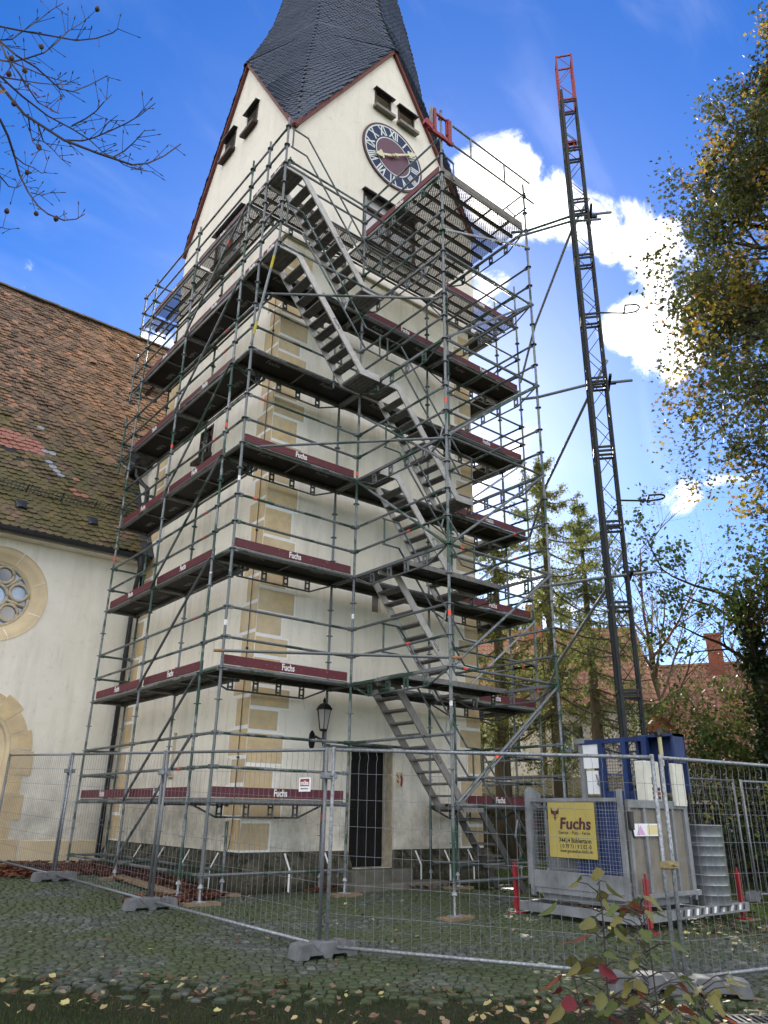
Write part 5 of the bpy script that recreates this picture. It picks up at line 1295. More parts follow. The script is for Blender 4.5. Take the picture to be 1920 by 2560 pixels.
stones.sort(key=lambda t: (t.translation - CAM).length)
cme = bpy.data.meshes.new('cobblestone'); cme.from_pydata(cv, [], cf); cme.materials.append(M_COB); cme.update()
for t in stones[:300]: link('cobblestone', cme, PAVE, t)
o = link('cobblestones', stuff_mesh('cobblestones', cv, cf, [np.array(t) for t in stones[300:]], M_COB, npr.random(len(stones) - 300)), PAVE); o['kind'] = 'stuff'
# drain grate
b = MB(); gc = Vector((1.62, -7.35, 0)); gc = CAM + _F * 7.05 + _R * 3.02; gc.z = gz(gc.x, gc.y) + .012
for i in range(9): b.obox(gc + _R * (i - 4) * .055, _R * .014, _F * .12, (0, 0, .01))
for s_ in (-1, 1): b.obox(gc + _F * s_ * .13, _R * .26, _F * .015, (0, 0, .011))
tag(b.build('drain_grate', M_LEAD), 'dark slotted drain grate in the cobbles at the bottom edge', 'drain')

# ================================================================== grass, fallen leaves
def scatter(name, tv, tf, mats, mat, label, cat):
    me = stuff_mesh(name, tv, tf, mats, mat, npr.random(len(mats))); o = link(name, me); tag(o, label, cat, kind='stuff'); return o
blade_v = [(-.5, 0, 0), (.5, 0, 0), (.35, .15, .55), (-.35, .15, .55), (0, .5, 1)]; blade_f = [(0, 1, 2, 3), (3, 2, 4)]
def blades(n, samp, h0, h1, w=.006):
    out = []
    for _ in range(n):
        x, y = samp()
        a = rnd.uniform(0, 6.283); h = rnd.uniform(h0, h1); ca, sa = math.cos(a), math.sin(a); ln = rnd.uniform(.1, .9) * h
        out.append(np.array([[ca * w, -sa * ln, 0, x], [sa * w, ca * ln, 0, y], [0, 0, h, gz(x, y) - .03], [0, 0, 0, 1]]))
    return out
def s_front():
    v_ = 6.3 + 1.5 * rnd.random() ** 1.4; u_ = rnd.uniform(-4.6, 4.6); p = CAM + _F * v_ + _R * u_; return p.x, p.y
scatter('grass', blade_v, blade_f, blades(15000, s_front, .02, .05), M_GRASS, 'short dark grass strip along the bottom edge', 'grass')
def s_joint():
    while True:
        v_ = rnd.uniform(7.4, 14); u_ = rnd.uniform(-5.5, 5.5); p = CAM + _F * v_ + _R * u_
        n = math.sin(p.x * 1.7 + 1) * math.sin(p.y * 1.3 + 2) + .5 * math.sin(p.x * 3.7) * math.sin(p.y * 4.1)
        if area_ok(p.x, p.y) and rnd.random() < .25 + max(0, n): return p.x, p.y
scatter('moss_grass', blade_v, blade_f, blades(40000, s_joint, .012, .038, .008), M_GRASS, 'low grass and moss tufts growing between the cobbles', 'grass')
def s_lawn():
    while True:
        x, y = rnd.uniform(5.0, 16), rnd.uniform(-7.5, 5)
        if x > 6.6 or rnd.random() < (x - 4.6) * .4: return x, y
scatter('lawn_grass', blade_v, blade_f, blades(26000, s_lawn, .04, .10, .012), M_LAWN, 'sunlit lawn grass behind the hoist', 'grass')
leaf_v = [(0, -.5, 0), (.30, -.22, .05), (.36, .08, .10), (.16, .34, .04), (0, .55, .08), (-.16, .34, .02), (-.36, .08, .12), (-.30, -.22, .03)]
leaf_f = [(0, 1, 2, 3, 4), (0, 4, 5, 6, 7)]
def lay(n, samp, s0, s1, lift=.012):
    out = []
    for _ in range(n):
        x, y = samp()[:2]; s_ = rnd.uniform(s0, s1)
        R_ = Matrix.Rotation(rnd.uniform(0, 6.28), 3, 'Z') @ Matrix.Rotation(rnd.uniform(-.5, .5), 3, 'X') @ Matrix.Rotation(rnd.uniform(-.5, .5), 3, 'Y')
        mm = np.eye(4); mm[:3, :3] = np.array(R_) * s_; mm[:3, 3] = (x, y, gz(x, y) + lift + rnd.uniform(0, .02)); out.append(mm)
    return out
def s_frontleaf():
    v_ = rnd.uniform(6.4, 7.7); u_ = rnd.uniform(-4.2, 4.2); p = CAM + _F * v_ + _R * u_; return p.x, p.y
scatter('fallen_leaves', leaf_v, leaf_f, lay(520, s_frontleaf, .04, .09, .03), M_DEAD, 'scattered yellow and brown autumn leaves in the foreground grass', 'leaves')
def s_yardleaf():
    while True:
        v_ = rnd.uniform(7.6, 14.5); u_ = rnd.uniform(-5.5, 6); p = CAM + _F * v_ + _R * u_
        if area_ok(p.x, p.y): return p.x, p.y
scatter('yard_leaves', leaf_v, leaf_f, lay(260, s_yardleaf, .03, .07, .015), M_DEAD, 'loose autumn leaves lying on the cobbled yard', 'leaves')
def pile(cx_, cy_, rx, ry):
    def f():
        while True:
            a, r_ = rnd.uniform(0, 6.283), rnd.random() ** .6; return cx_ + rx * r_ * math.cos(a), cy_ + ry * r_ * math.sin(a)
    return f
piles = []
for (cx_, cy_, rx, ry, n) in ((-1.0, 5.2, 2.0, 1.35, 1500), (.45, 3.6, .55, 2.6, 1300), (-.15, .6, .7, .5, 330), (.5, .8, .35, .35, 90), (4.6, .45, .9, .28, 260), (2.6, .62, .35, .2, 60), (-3.2, 5.8, 1.4, .9, 700)):
    piles += lay(n, pile(cx_, cy_, rx, ry), .07, .14, .03)
scatter('leaf_litter', leaf_v, leaf_f, piles, M_DEADR, 'reddish brown leaf litter drifted against the church walls', 'leaves')
def s_r():
    return rnd.uniform(4.2, 11), rnd.uniform(-7.2, -3)
scatter('lawn_leaves', leaf_v, leaf_f, lay(420, s_r, .06, .11, .04), M_DEAD, 'yellow maple leaves scattered on the grass around the hoist', 'leaves')
# planks lying in the leaves below the scaffold
b = MB(); b.obox((.05, 2.1, gz(0, 2.1) + .05), (.10, 0, 0), (.03, 1.3, .04), (0, 0, .022)); tag(b.build('timber_plank', M_TIMB), 'pale timber plank lying in the leaf litter under the scaffold', 'plank')

# ================================================================== trees
def branch(b, p, d, L, r, depth, tips, bend=.25, up=.15, kids=(3, 4), ratio=.62, segs=5, leaf_from=1, sides=(8, 6, 5, 4, 3, 3), twigs=None):
    pts = [p.copy()]; rr = [r]; dd = d.copy(); pos = p.copy()
    for i in range(segs):
        dd = (dd + Vector((rnd.uniform(-bend, bend), rnd.uniform(-bend, bend), rnd.uniform(-bend, bend) + up * .3))).normalized()
        pos = pos + dd * (L / segs); pts.append(pos.copy()); rr.append(r * (1 - .72 * (i + 1) / segs))
    s_ = sides[min(len(sides) - 1, max(0, 4 - depth))]
    b.tube(pts, rr, s_, False)
    if depth <= leaf_from: tips.extend((q, dd.copy()) for q in pts[1:])
    if depth > 0:
        n = rnd.randint(*kids)
        for j in range(n):
            t = rnd.uniform(.3, 1.0); i = min(segs - 1, int(t * segs)); q = pts[i].lerp(pts[i + 1], t * segs - i)
            ax = Vector((rnd.gauss(0, 1), rnd.gauss(0, 1), rnd.gauss(0, 1))).normalized(); side = (ax - dd * ax.dot(dd)).normalized()
            nd = (dd * rnd.uniform(.5, .9) + side * rnd.uniform(.5, .95) + Vector((0, 0, up))).normalized()
            branch(b, q, nd, L * ratio * rnd.uniform(.75, 1.2), rr[i] * .58, depth - 1, tips, bend, up, kids, ratio, segs, leaf_from, sides)
def leaves_at(tips, n, size, spread, mat, name, parent, shape=None, hang=.0):
    out = []
    for _ in range(n):
        q, dd = tips[rnd.randrange(len(tips))]; s_ = rnd.uniform(*size)
        p = q + Vector((rnd.gauss(0, spread), rnd.gauss(0, spread), rnd.gauss(0, spread) - hang * rnd.random()))
        R_ = Matrix.Rotation(rnd.uniform(0, 6.28), 3, 'Z') @ Matrix.Rotation(rnd.gauss(0, .8), 3, 'X') @ Matrix.Rotation(rnd.gauss(0, .8), 3, 'Y')
        mm = np.eye(4); mm[:3, :3] = np.array(R_) * s_; mm[:3, 3] = p; out.append(mm)
    tv_, tf_ = shape or (leaf_v, leaf_f)
    # clumped colour: neighbouring leaves share a tone
    at = np.array([(math.sin(m_[0, 3] * 1.9 + 1) * math.sin(m_[1, 3] * 1.7) * math.sin(m_[2, 3] * 1.5 + .5) * .5 + .42) for m_ in out]) * .9 + npr.random(n) * .35 - .12
    o = link(name, stuff_mesh(name, tv_, tf_, out, mat, np.clip(at, 0, .999)), parent); o['kind'] = 'stuff'; return o
maple_v = [(0, -.5, 0), (.10, -.18, .0), (.42, -.30, .06), (.30, -.02, .03), (.50, .18, .1), (.20, .16, .02), (0, .55, .06), (-.20, .16, .02), (-.50, .18, .08), (-.30, -.02, .03), (-.42, -.30, .06), (-.10, -.18, 0)]
maple_f = [(0, 1, 2, 3, 4, 5, 6), (0, 6, 7, 8, 9, 10, 11)]

def maple():
    base = Vector((12.3, -6.6, gz(12.3, -6.6))); root = empty('maple_tree', base, 'tall maple with yellowing leaves rising along the right edge', 'tree')
    b = MB(); tips = []
    tr = [base, base + Vector((.1, .1, 3)), base + Vector((0, .3, 7)), base + Vector((.2, .3, 11)), base + Vector((.1, .5, 15)), base + Vector((0, .6, 20))]
    b.tube(tr, [.38, .31, .26, .19, .12, .03], 10); b.build('trunk', M_BARK, root, True)
    b = MB()
    for i in range(62):
        z = 3.6 + 16.2 * (i + rnd.random() * .8) / 62; a = rnd.uniform(0, 6.283); q = base + Vector((.08, .3, z))
        if i % 2 == 0: a = math.radians(rnd.uniform(95, 255))          # limbs reaching over the yard
        L = (5.5 - abs(z - 10) * .24 if z > 10 else 4.0 + z * .15) * rnd.uniform(.72, 1.05)
        branch(b, q, Vector((math.cos(a), math.sin(a), rnd.uniform(-.05, .45))).normalized(), L * .62, .085, 3, tips, .22, .05, (3, 4), .60, 5, 2)
    b.build('limbs', M_BARK, root)
    leaves_at(tips, 62000, (.075, .145), .16, M_LEAFM, 'crown', root, (maple_v, maple_f), .25)
maple()

def larch(x, y, h, r, seed, label, low=.12, n_need=9000, spread=.36):
    rnd.seed(seed); base = Vector((x, y, gz(x, y))); root = empty('larch_tree', base, label, 'tree', 'larches behind the scaffold')
    b = MB(); b.tube([base, base + Vector((.1, .05, h * .4)), base + Vector((.05, 0, h * .8)), base + Vector((0, 0, h))], [r, r * .7, r * .3, .012], 9); b.build('trunk', M_BARKL, root, True)
    b = MB(); tips = []; z = h * low
    while z < h * .985:
        nb = rnd.choice((2, 3, 3))
        for j in range(nb):
            a = rnd.uniform(0, 6.283); L = (h - z) * spread + .3; L *= rnd.uniform(.55, 1.25); L = min(L, 3.9)
            pts = []; droop = rnd.uniform(.12, .34)
            for i in range(7):
                t = i / 6; pts.append(base + Vector((math.cos(a + .15 * t) * L * t, math.sin(a + .15 * t) * L * t, z + L * (-droop * math.sin(t * 2.2) + .28 * t * t * t))))
            b.tube(pts, [.028 * (1 - .85 * i / 6) * (.5 + L / 4) for i in range(7)], 4, False)
            for i in range(1, 7):
                for q in range(5):
                    p0 = pts[i - 1].lerp(pts[i], rnd.random()); side = Vector((-math.sin(a), math.cos(a), 0)) * rnd.choice((-1, 1)); l2 = rnd.uniform(.15, .6) * (.4 + L / 3.5)
                    p1 = p0 + side * l2 * .5 + Vector((0, 0, -l2 * rnd.uniform(.3, .75))); b.tube([p0, p0.lerp(p1, .5) + Vector((0, 0, .03)), p1], [.008, .006, .003], 3, False)
                    for s_ in range(4): tips.append((p0.lerp(p1, (s_ + .5) / 4), Vector((0, 0, -1))))
        z += rnd.uniform(.24, .52)
    b.build('branches', M_BARKL, root)
    nv = [(0, 0, 0), (.10, .45, .06), (0, 1, 0), (-.10, .45, -.06), (.45, .8, .1), (-.42, .75, -.1)]; nf = [(0, 1, 2, 3), (0, 4, 1), (0, 3, 5)]
    leaves_at(tips, n_need, (.06, .14), .05, M_NEEDLE, 'needles', root, (nv, nf), .05)
larch(10.9, 2.1, 11.4, .20, 3, 'tall golden green larch right of the scaffold, its top above the decks', .27, 15000, .50)
larch(14.6, 3.5, 11.4, .22, 4, 'slender larch with a bare leader left of the hoist mast', .29, 14000, .50)
larch(9.4, 2.7, 8.6, .26, 5, 'thick trunked larch close behind the right tower corner', .38, 10000, .5)
larch(17.2, 6.6, 9.0, .2, 6, 'smaller larch far behind the other two larches', .15, 7000, .42)

def bare(x, y, h, label, seed, name='bare_tree'):
    rnd.seed(seed); base = Vector((x, y, gz(x, y))); root = empty(name, base, label, 'tree')
    b = MB(); tips = []; b.tube([base, base + Vector((.1, 0, h * .35)), base + Vector((.2, .1, h * .6))], [.22, .17, .10], 8); b.build('trunk', M_BARKL, root, True)
    b = MB()
    for i in range(13):
        z = h * (.25 + .38 * i / 13); a = i * 2.4; branch(b, base + Vector((.1, .05, z)), Vector((math.cos(a) * .7, math.sin(a) * .7, .8)).normalized(), h * .30, .07, 4, tips, .16, .16, (3, 4), .66, 4, 1)
    b.build('branches', M_TWIGR, root)
    leaves_at(tips, 2600, (.05, .10), .08, M_TWIGR, 'last_leaves', root)
bare(21.5, 5.6, 12.8, 'leafless reddish tree far behind the hoist mast', 8)
bare(24.0, 2.6, 9.5, 'leafless tree right of the hoist mast above the red roof', 9)

def shrub(x, y, h, w_, label, seed, mat=M_LEAFG, n=3200, size=(.07, .13)):
    rnd.seed(seed); base = Vector((x, y, gz(x, y))); root = empty('shrub', base, label, 'shrub', 'shrubs along the right boundary'); b = MB(); tips = []
    for i in range(9):
        a = rnd.uniform(0, 6.283); branch(b, base + Vector((rnd.uniform(-.2, .2), rnd.uniform(-.2, .2), 0)), Vector((math.cos(a) * w_ / h * .75, math.sin(a) * w_ / h * .75, 1)).normalized(), h * .62, .045, 3, tips, .2, .12, (3, 4), .56, 5, 2)
    b.build('stems', M_BARK, root); leaves_at(tips, n, size, .09, mat, 'foliage', root)
shrub(12.6, -1.6, 4.6, 2.6, 'tall loose shrub directly right of the hoist mast foot', 21, n=4200)
shrub(14.2, -3.4, 5.6, 3.0, 'tall dark green shrub by the far fence panels', 22, n=5200)
shrub(10.9, -3.2, 2.0, 1.7, 'low sunlit green shrub behind the far fence', 23, n=2600)
shrub(16.2, -1.4, 6.0, 3.0, 'olive green shrub in front of the long red roof', 24, n=4200)
shrub(12.9, -6.0, 3.0, 2.4, 'broad shrub at the right edge below the maple', 25, n=3600)
shrub(9.6, -1.5, 1.2, 1.2, 'small shrub behind the cable drum', 26, n=1400)
def ivy_tree():
    rnd.seed(31); base = Vector((12.3, -3.0, gz(12.3, -3.0))); root = empty('ivy_trunk', base, 'dark tree trunk thickly covered in ivy right of the hoist', 'tree')
    b = MB(); pts = [base, base + Vector((.1, .1, 2.2)), base + Vector((.0, .2, 4.4)), base + Vector((-.2, .3, 6.2))]; b.tube(pts, [.24, .2, .15, .06], 8); b.build('trunk', M_BARK, root, True)
    tips = []
    for i in range(420):
        t = rnd.random() * 2.999; k_ = int(t); p = pts[k_].lerp(pts[k_ + 1], t - k_); a = rnd.uniform(0, 6.283); r_ = .42 - .09 * t + rnd.uniform(-.1, .12); tips.append((p + Vector((math.cos(a) * r_, math.sin(a) * r_, 0)), Vector((0, 0, 1))))
    b = MB(); tb = []
    for i in range(7): a = rnd.uniform(0, 6.283); branch(b, pts[2].lerp(pts[3], rnd.random()), Vector((math.cos(a), math.sin(a), .6)).normalized(), 2.2, .05, 3, tb, .2, .1, (3, 4), .6, 4, 1)
    b.build('limbs', M_BARK, root); leaves_at(tips, 5200, (.08, .14), .10, M_IVY, 'ivy', root); leaves_at(tb, 1800, (.08, .14), .1, M_LEAFG, 'crown', root)
ivy_tree()

# overhanging beech branch, upper left
def beech():
    rnd.seed(41)
    root = empty('beech_tree', (-9.2, -5.2, gz(-9.2, -5.2)), 'bare beech twigs with a few brown leaves reaching in at the upper left', 'tree')
    b = MB(); t0 = Vector((-9.2, -5.2, gz(-9.2, -5.2))); b.tube([t0, t0 + Vector((.1, -.1, 2.2)), t0 + Vector((.5, -.3, 4.2)), t0 + Vector((.6, -.2, 7.5))], [.20, .17, .13, .06], 10); b.build('trunk', M_BARK, root, True)
    def dirp(px, py, D):
        d = FW * 1880.62 + RT * (px - 960) - UP * (py - 1280); return CAM + d.normalized() * D
    z3 = 3.456
    mains = [([(-260, 20), (-90, 120), (0, 212), (60, 285), (160, 350), (245, 383), (330, 412), (370, 408), (410, 390), (452, 360)], 5.0, .013),
             ([(-200, 60), (-60, 140), (0, 190), (55, 240), (120, 290), (180, 322), (225, 350), (262, 385), (285, 392)], 5.3, .009),
             ([(-220, -60), (0, 66), (60, 78), (130, 90), (190, 101), (240, 96), (282, 82), (296, 71)], 5.6, .008),
             ([(-150, 20), (0, 103), (40, 138), (90, 168), (150, 222), (182, 229), (225, 212), (270, 188)], 5.2, .008),
             ([(-160, 190), (0, 298), (20, 340), (36, 390), (50, 440), (70, 480), (95, 515), (120, 535), (160, 551), (190, 548), (212, 535)], 5.5, .011),
             ([(-120, 100), (0, 150), (30, 155), (70, 145), (110, 132), (140, 108), (170, 78), (200, 60), (224, 42)], 5.8, .007),
             ([(-100, 60), (0, 100), (30, 98), (65, 72), (100, 48), (130, 24), (158, 8)], 6.0, .006),
             ([(0, 103), (15, 140), (45, 180), (75, 226), (95, 256), (120, 270), (148, 284)], 5.2, .007),
             ([(70, 285), (76, 330), (82, 355), (100, 372), (126, 379)], 5.0, .005), ([(95, 312), (108, 352), (130, 372), (152, 396), (176, 416)], 5.0, .005),
             ([(160, 350), (205, 352), (235, 344), (280, 325), (320, 306), (350, 288), (388, 258)], 5.0, .006), ([(180, 314), (215, 296), (240, 278), (260, 255), (280, 236)], 5.2, .005),
             ([(36, 390), (60, 410), (85, 420), (104, 433), (116, 430)], 5.5, .005), ([(78, 482), (105, 488), (125, 482), (140, 472)], 5.5, .004), ([(-40, 380), (0, 440), (22, 466), (40, 470), (55, 462)], 5.4, .006),
             ([(285, 392), (310, 412), (330, 420), (360, 427), (386, 430)], 5.0, .004), ([(285, 392), (310, 378), (330, 360), (350, 340), (362, 325)], 5.0, .005), ([(250, 336), (268, 308), (294, 288)], 5.0, .004),
             ([(0, 192), (50, 200), (100, 208), (150, 212), (180, 210)], 5.4, .005), ([(20, 150), (60, 168), (100, 185), (140, 198), (170, 205), (195, 205)], 5.6, .005), ([(-60, 520), (0, 568), (15, 572), (28, 573)], 5.4, .004)]
    b = MB(); bud = MB(); nuts = []
    limb = dirp(-260, 20, 5.0); b.tube([t0 + Vector((.5, -.3, 4.2)), (t0 + Vector((.5, -.3, 4.2))).lerp(limb, .5) + Vector((0, 0, .25)), limb], [.08, .045, .016], 7, False)
    for pts, D, r in mains:
        P = [dirp(px, py, D + .25 * math.sin(i * .7 + D * 9)) for i, (px, py) in enumerate(pts)]; b.tube(P, [r * .72 * (1 - .75 * i / (len(P) - 1)) + .0010 for i in range(len(P))], 5, False)
        for i in range(1, len(P)):
            for _ in range(2):
                q = P[i - 1].lerp(P[i], rnd.random()); d = (P[i] - P[i - 1]).normalized(); s_ = Vector((rnd.gauss(0, 1), rnd.gauss(0, 1), rnd.gauss(.4, 1))); s_ = (s_ - d * s_.dot(d)).normalized()
                L = rnd.uniform(.03, .12); e = q + (d * .6 + s_ * .8).normalized() * L; b.tube([q, e], [.0022, .0015], 3, False); ed = (e - q).normalized(); bud.tube([e, e + ed * .012, e + ed * .028], [.0015, .0042, .0008], 4, False)
                if rnd.random() < .05: nuts.append(e + ed * .02)
    b.build('branches', M_TWIG, root); bud.build('buds', M_TWIG, root)['kind'] = 'stuff'
    b = MB(); b.lathe((0, 0, 0), [(.002, -.018), (.012, -.010), (.016, 0), (.012, .012), (.006, .02)], 7, False); hm = b.mesh('beech_husk', M_BROWN)
    for q in nuts: link('beech_husk', hm, root, Matrix.Translation(q) @ Matrix.Rotation(rnd.uniform(-.5, .5), 4, 'X'))
    me = bpy.data.meshes.new('beech_leaf'); me.from_pydata(leaf_v, [], leaf_f); me.materials.append(M_DEADR); me.update()
    for (px, py, D, s_) in ((88, 236, 5.2, .075), (128, 276, 5.2, .08), (0, 232, 5.0, .11)):
        link('beech_leaf', me, root, Matrix.Translation(dirp(px, py, D)) @ Matrix.Rotation(.9, 4, 'X') @ Matrix.Rotation(rnd.uniform(-1, 1), 4, 'Y') @ Matrix.Scale(s_, 4))
beech()

# foreground saplings
def _ovate():
    v, f = [], []
    for i in range(10):
        t = i / 9; w_ = .36 * math.sin(math.pi * t ** .85) ** .9 * (1 - .25 * t) if 0 < i < 9 else .004
        for x in (-1, -.5, 0, .5, 1): v.append((x * w_, t * 1.06, .10 * abs(x) * w_ * 3 - .16 * t * t + .012 * math.sin(i * 2.1 + x * 3)))
    for i in range(9):
        for j in range(4): f.append((i * 5 + j, i * 5 + j + 1, (i + 1) * 5 + j + 1, (i + 1) * 5 + j))
    return v, f
def _lobed():
    v, f, n = [(0, .42, -.01)], [], 44
    for i in range(n):
        th = -math.pi / 2 + 2 * math.pi * i / n; lob = max(0, math.cos(2.5 * (th - math.pi / 2))) ** .8; back = max(0, -math.sin(th)) ** 6
        r = (.24 + .30 * lob + .04 * math.sin(th * 16)) * (1 - .35 * max(0, -math.sin(th))) + .42 * back * .6
        v.append((r * math.cos(th) * .98, .42 + r * math.sin(th), .05 * math.sin(th * 5 + 1) * r - .22 * r * r))
    for i in range(n): f.append((0, 1 + i, 1 + (i + 1) % n))
    return v, f
sap_v, sap_f = _ovate(); lob_v, lob_f = _lobed()
def leafm(name, c, c2):
    t = NT(name); n = t.noise(18, 4); col = t.mix(t.rng(n, .35, .65), c, c2); t.done(col, .5, 0, .3)
    tr = t.n.new('ShaderNodeBsdfTranslucent'); t.l.new(col, tr.inputs['Color']); ms = t.n.new('ShaderNodeMixShader'); ms.inputs[0].default_value = .35
    t.l.new(t.b.outputs[0], ms.inputs[1]); t.l.new(tr.outputs[0], ms.inputs[2]); t.l.new(ms.outputs[0], t.out.inputs[0]); return t.m
SL = [leafm('sapling_green', (.09, .125, .035), (.13, .16, .05)), leafm('sapling_olive', (.14, .15, .05), (.18, .17, .06)), leafm('sapling_yellow', (.19, .17, .05), (.15, .14, .045)), leafm('sapling_orange', (.26, .085, .045), (.20, .07, .04)), leafm('sapling_red', (.20, .030, .040), (.16, .028, .034))]
def mk(nm, v_, f_, mt):
    me = bpy.data.meshes.new(nm); me.from_pydata(v_, [], f_); me.materials.append(mt); me.polygons.foreach_set('use_smooth', [True] * len(f_)); me.update(); return me
SAPM = {(i, j): mk('leaf', *((sap_v, sap_f) if j == 0 else (lob_v, lob_f)), SL[i]) for i in range(5) for j in range(2)}
def sapling(base, top, n, shape, cols, size, label, seed, side=0, zmin=.35):
    rnd.seed(seed); base, top = Vector(base), Vector(top); root = empty('sapling', base, label, 'sapling', 'autumn saplings in the foreground')
    pts = [base.lerp(top, t) + Vector((.02 * math.sin(t * 7 + seed), .02 * math.cos(t * 5), 0)) for t in np.linspace(0, 1, 9)]
    b = MB(); b.tube(pts, [.007 - .005 * i / 8 for i in range(9)], 6, False); st_ = b.build('stem', M_TWIG, root)
    pet = MB()
    for i in range(n):
        t = zmin + (1 - zmin) * (i + rnd.random()) / n; p = base.lerp(top, min(t, 1)); a = rnd.uniform(0, 6.283) if not side else i * 2.4
        L = rnd.uniform(.04, .20) * (1.5 - t * .8); q = p + Vector((math.cos(a) * L, math.sin(a) * L, L * rnd.uniform(.1, .5))); pet.tube([p, p.lerp(q, .5) + Vector((0, 0, .01)), q], [.0025, .002, .0015], 4, False)
        s_ = rnd.uniform(*size); ci = rnd.choices(range(5), cols)[0]
        out = Vector((math.cos(a), math.sin(a), rnd.uniform(-1.2, -.1))).normalized(); sd = Vector((0, 0, 1)).cross(out).normalized(); nn_ = sd.cross(out)
        rl = Matrix.Rotation(rnd.uniform(-.6, .6), 4, 'Y'); link('leaf', SAPM[(ci, shape)], root, frame(q, sd, out, nn_) @ rl @ Matrix.Scale(s_, 4))
    pet.build('leaf_stalks', M_TWIG, root)
gb = lambda x, y: (x, y, gz(x, y))
sapling(gb(-2.98, -9.08), (-2.985, -9.09, 1.07), 34, 0, (5, 6, 2, 1.6, .4), (.06, .10), 'slender dogwood sapling with large green and orange leaves before the hoist', 51, 1, .50)
sapling(gb(-2.90, -9.22), (-2.90, -9.21, .97), 74, 1, (7, 5, 1.5, .8, .1), (.045, .078), 'bushy lobed-leaf sapling right of the slender dogwood', 52, 0, .48)
sapling(gb(-3.08, -9.02), (-3.06, -9.02, .76), 17, 0, (.3, .8, .6, 2, 6), (.06, .10), 'red-leaved sapling at the left of the sapling group', 53, 1, .68)
sapling(gb(-2.78, -9.36), (-2.79, -9.35, .72), 46, 1, (7, 4, 2, .6, .2), (.045, .075), 'low yellow-green sapling at the right of the sapling group', 54, 0, .55)
sapling(gb(-2.93, -9.14), (-2.91, -9.15, .62), 32, 1, (7, 4, 2, .8, .2), (.045, .075), 'short green sapling between the dogwood and the bushy sapling', 55, 0, .60)

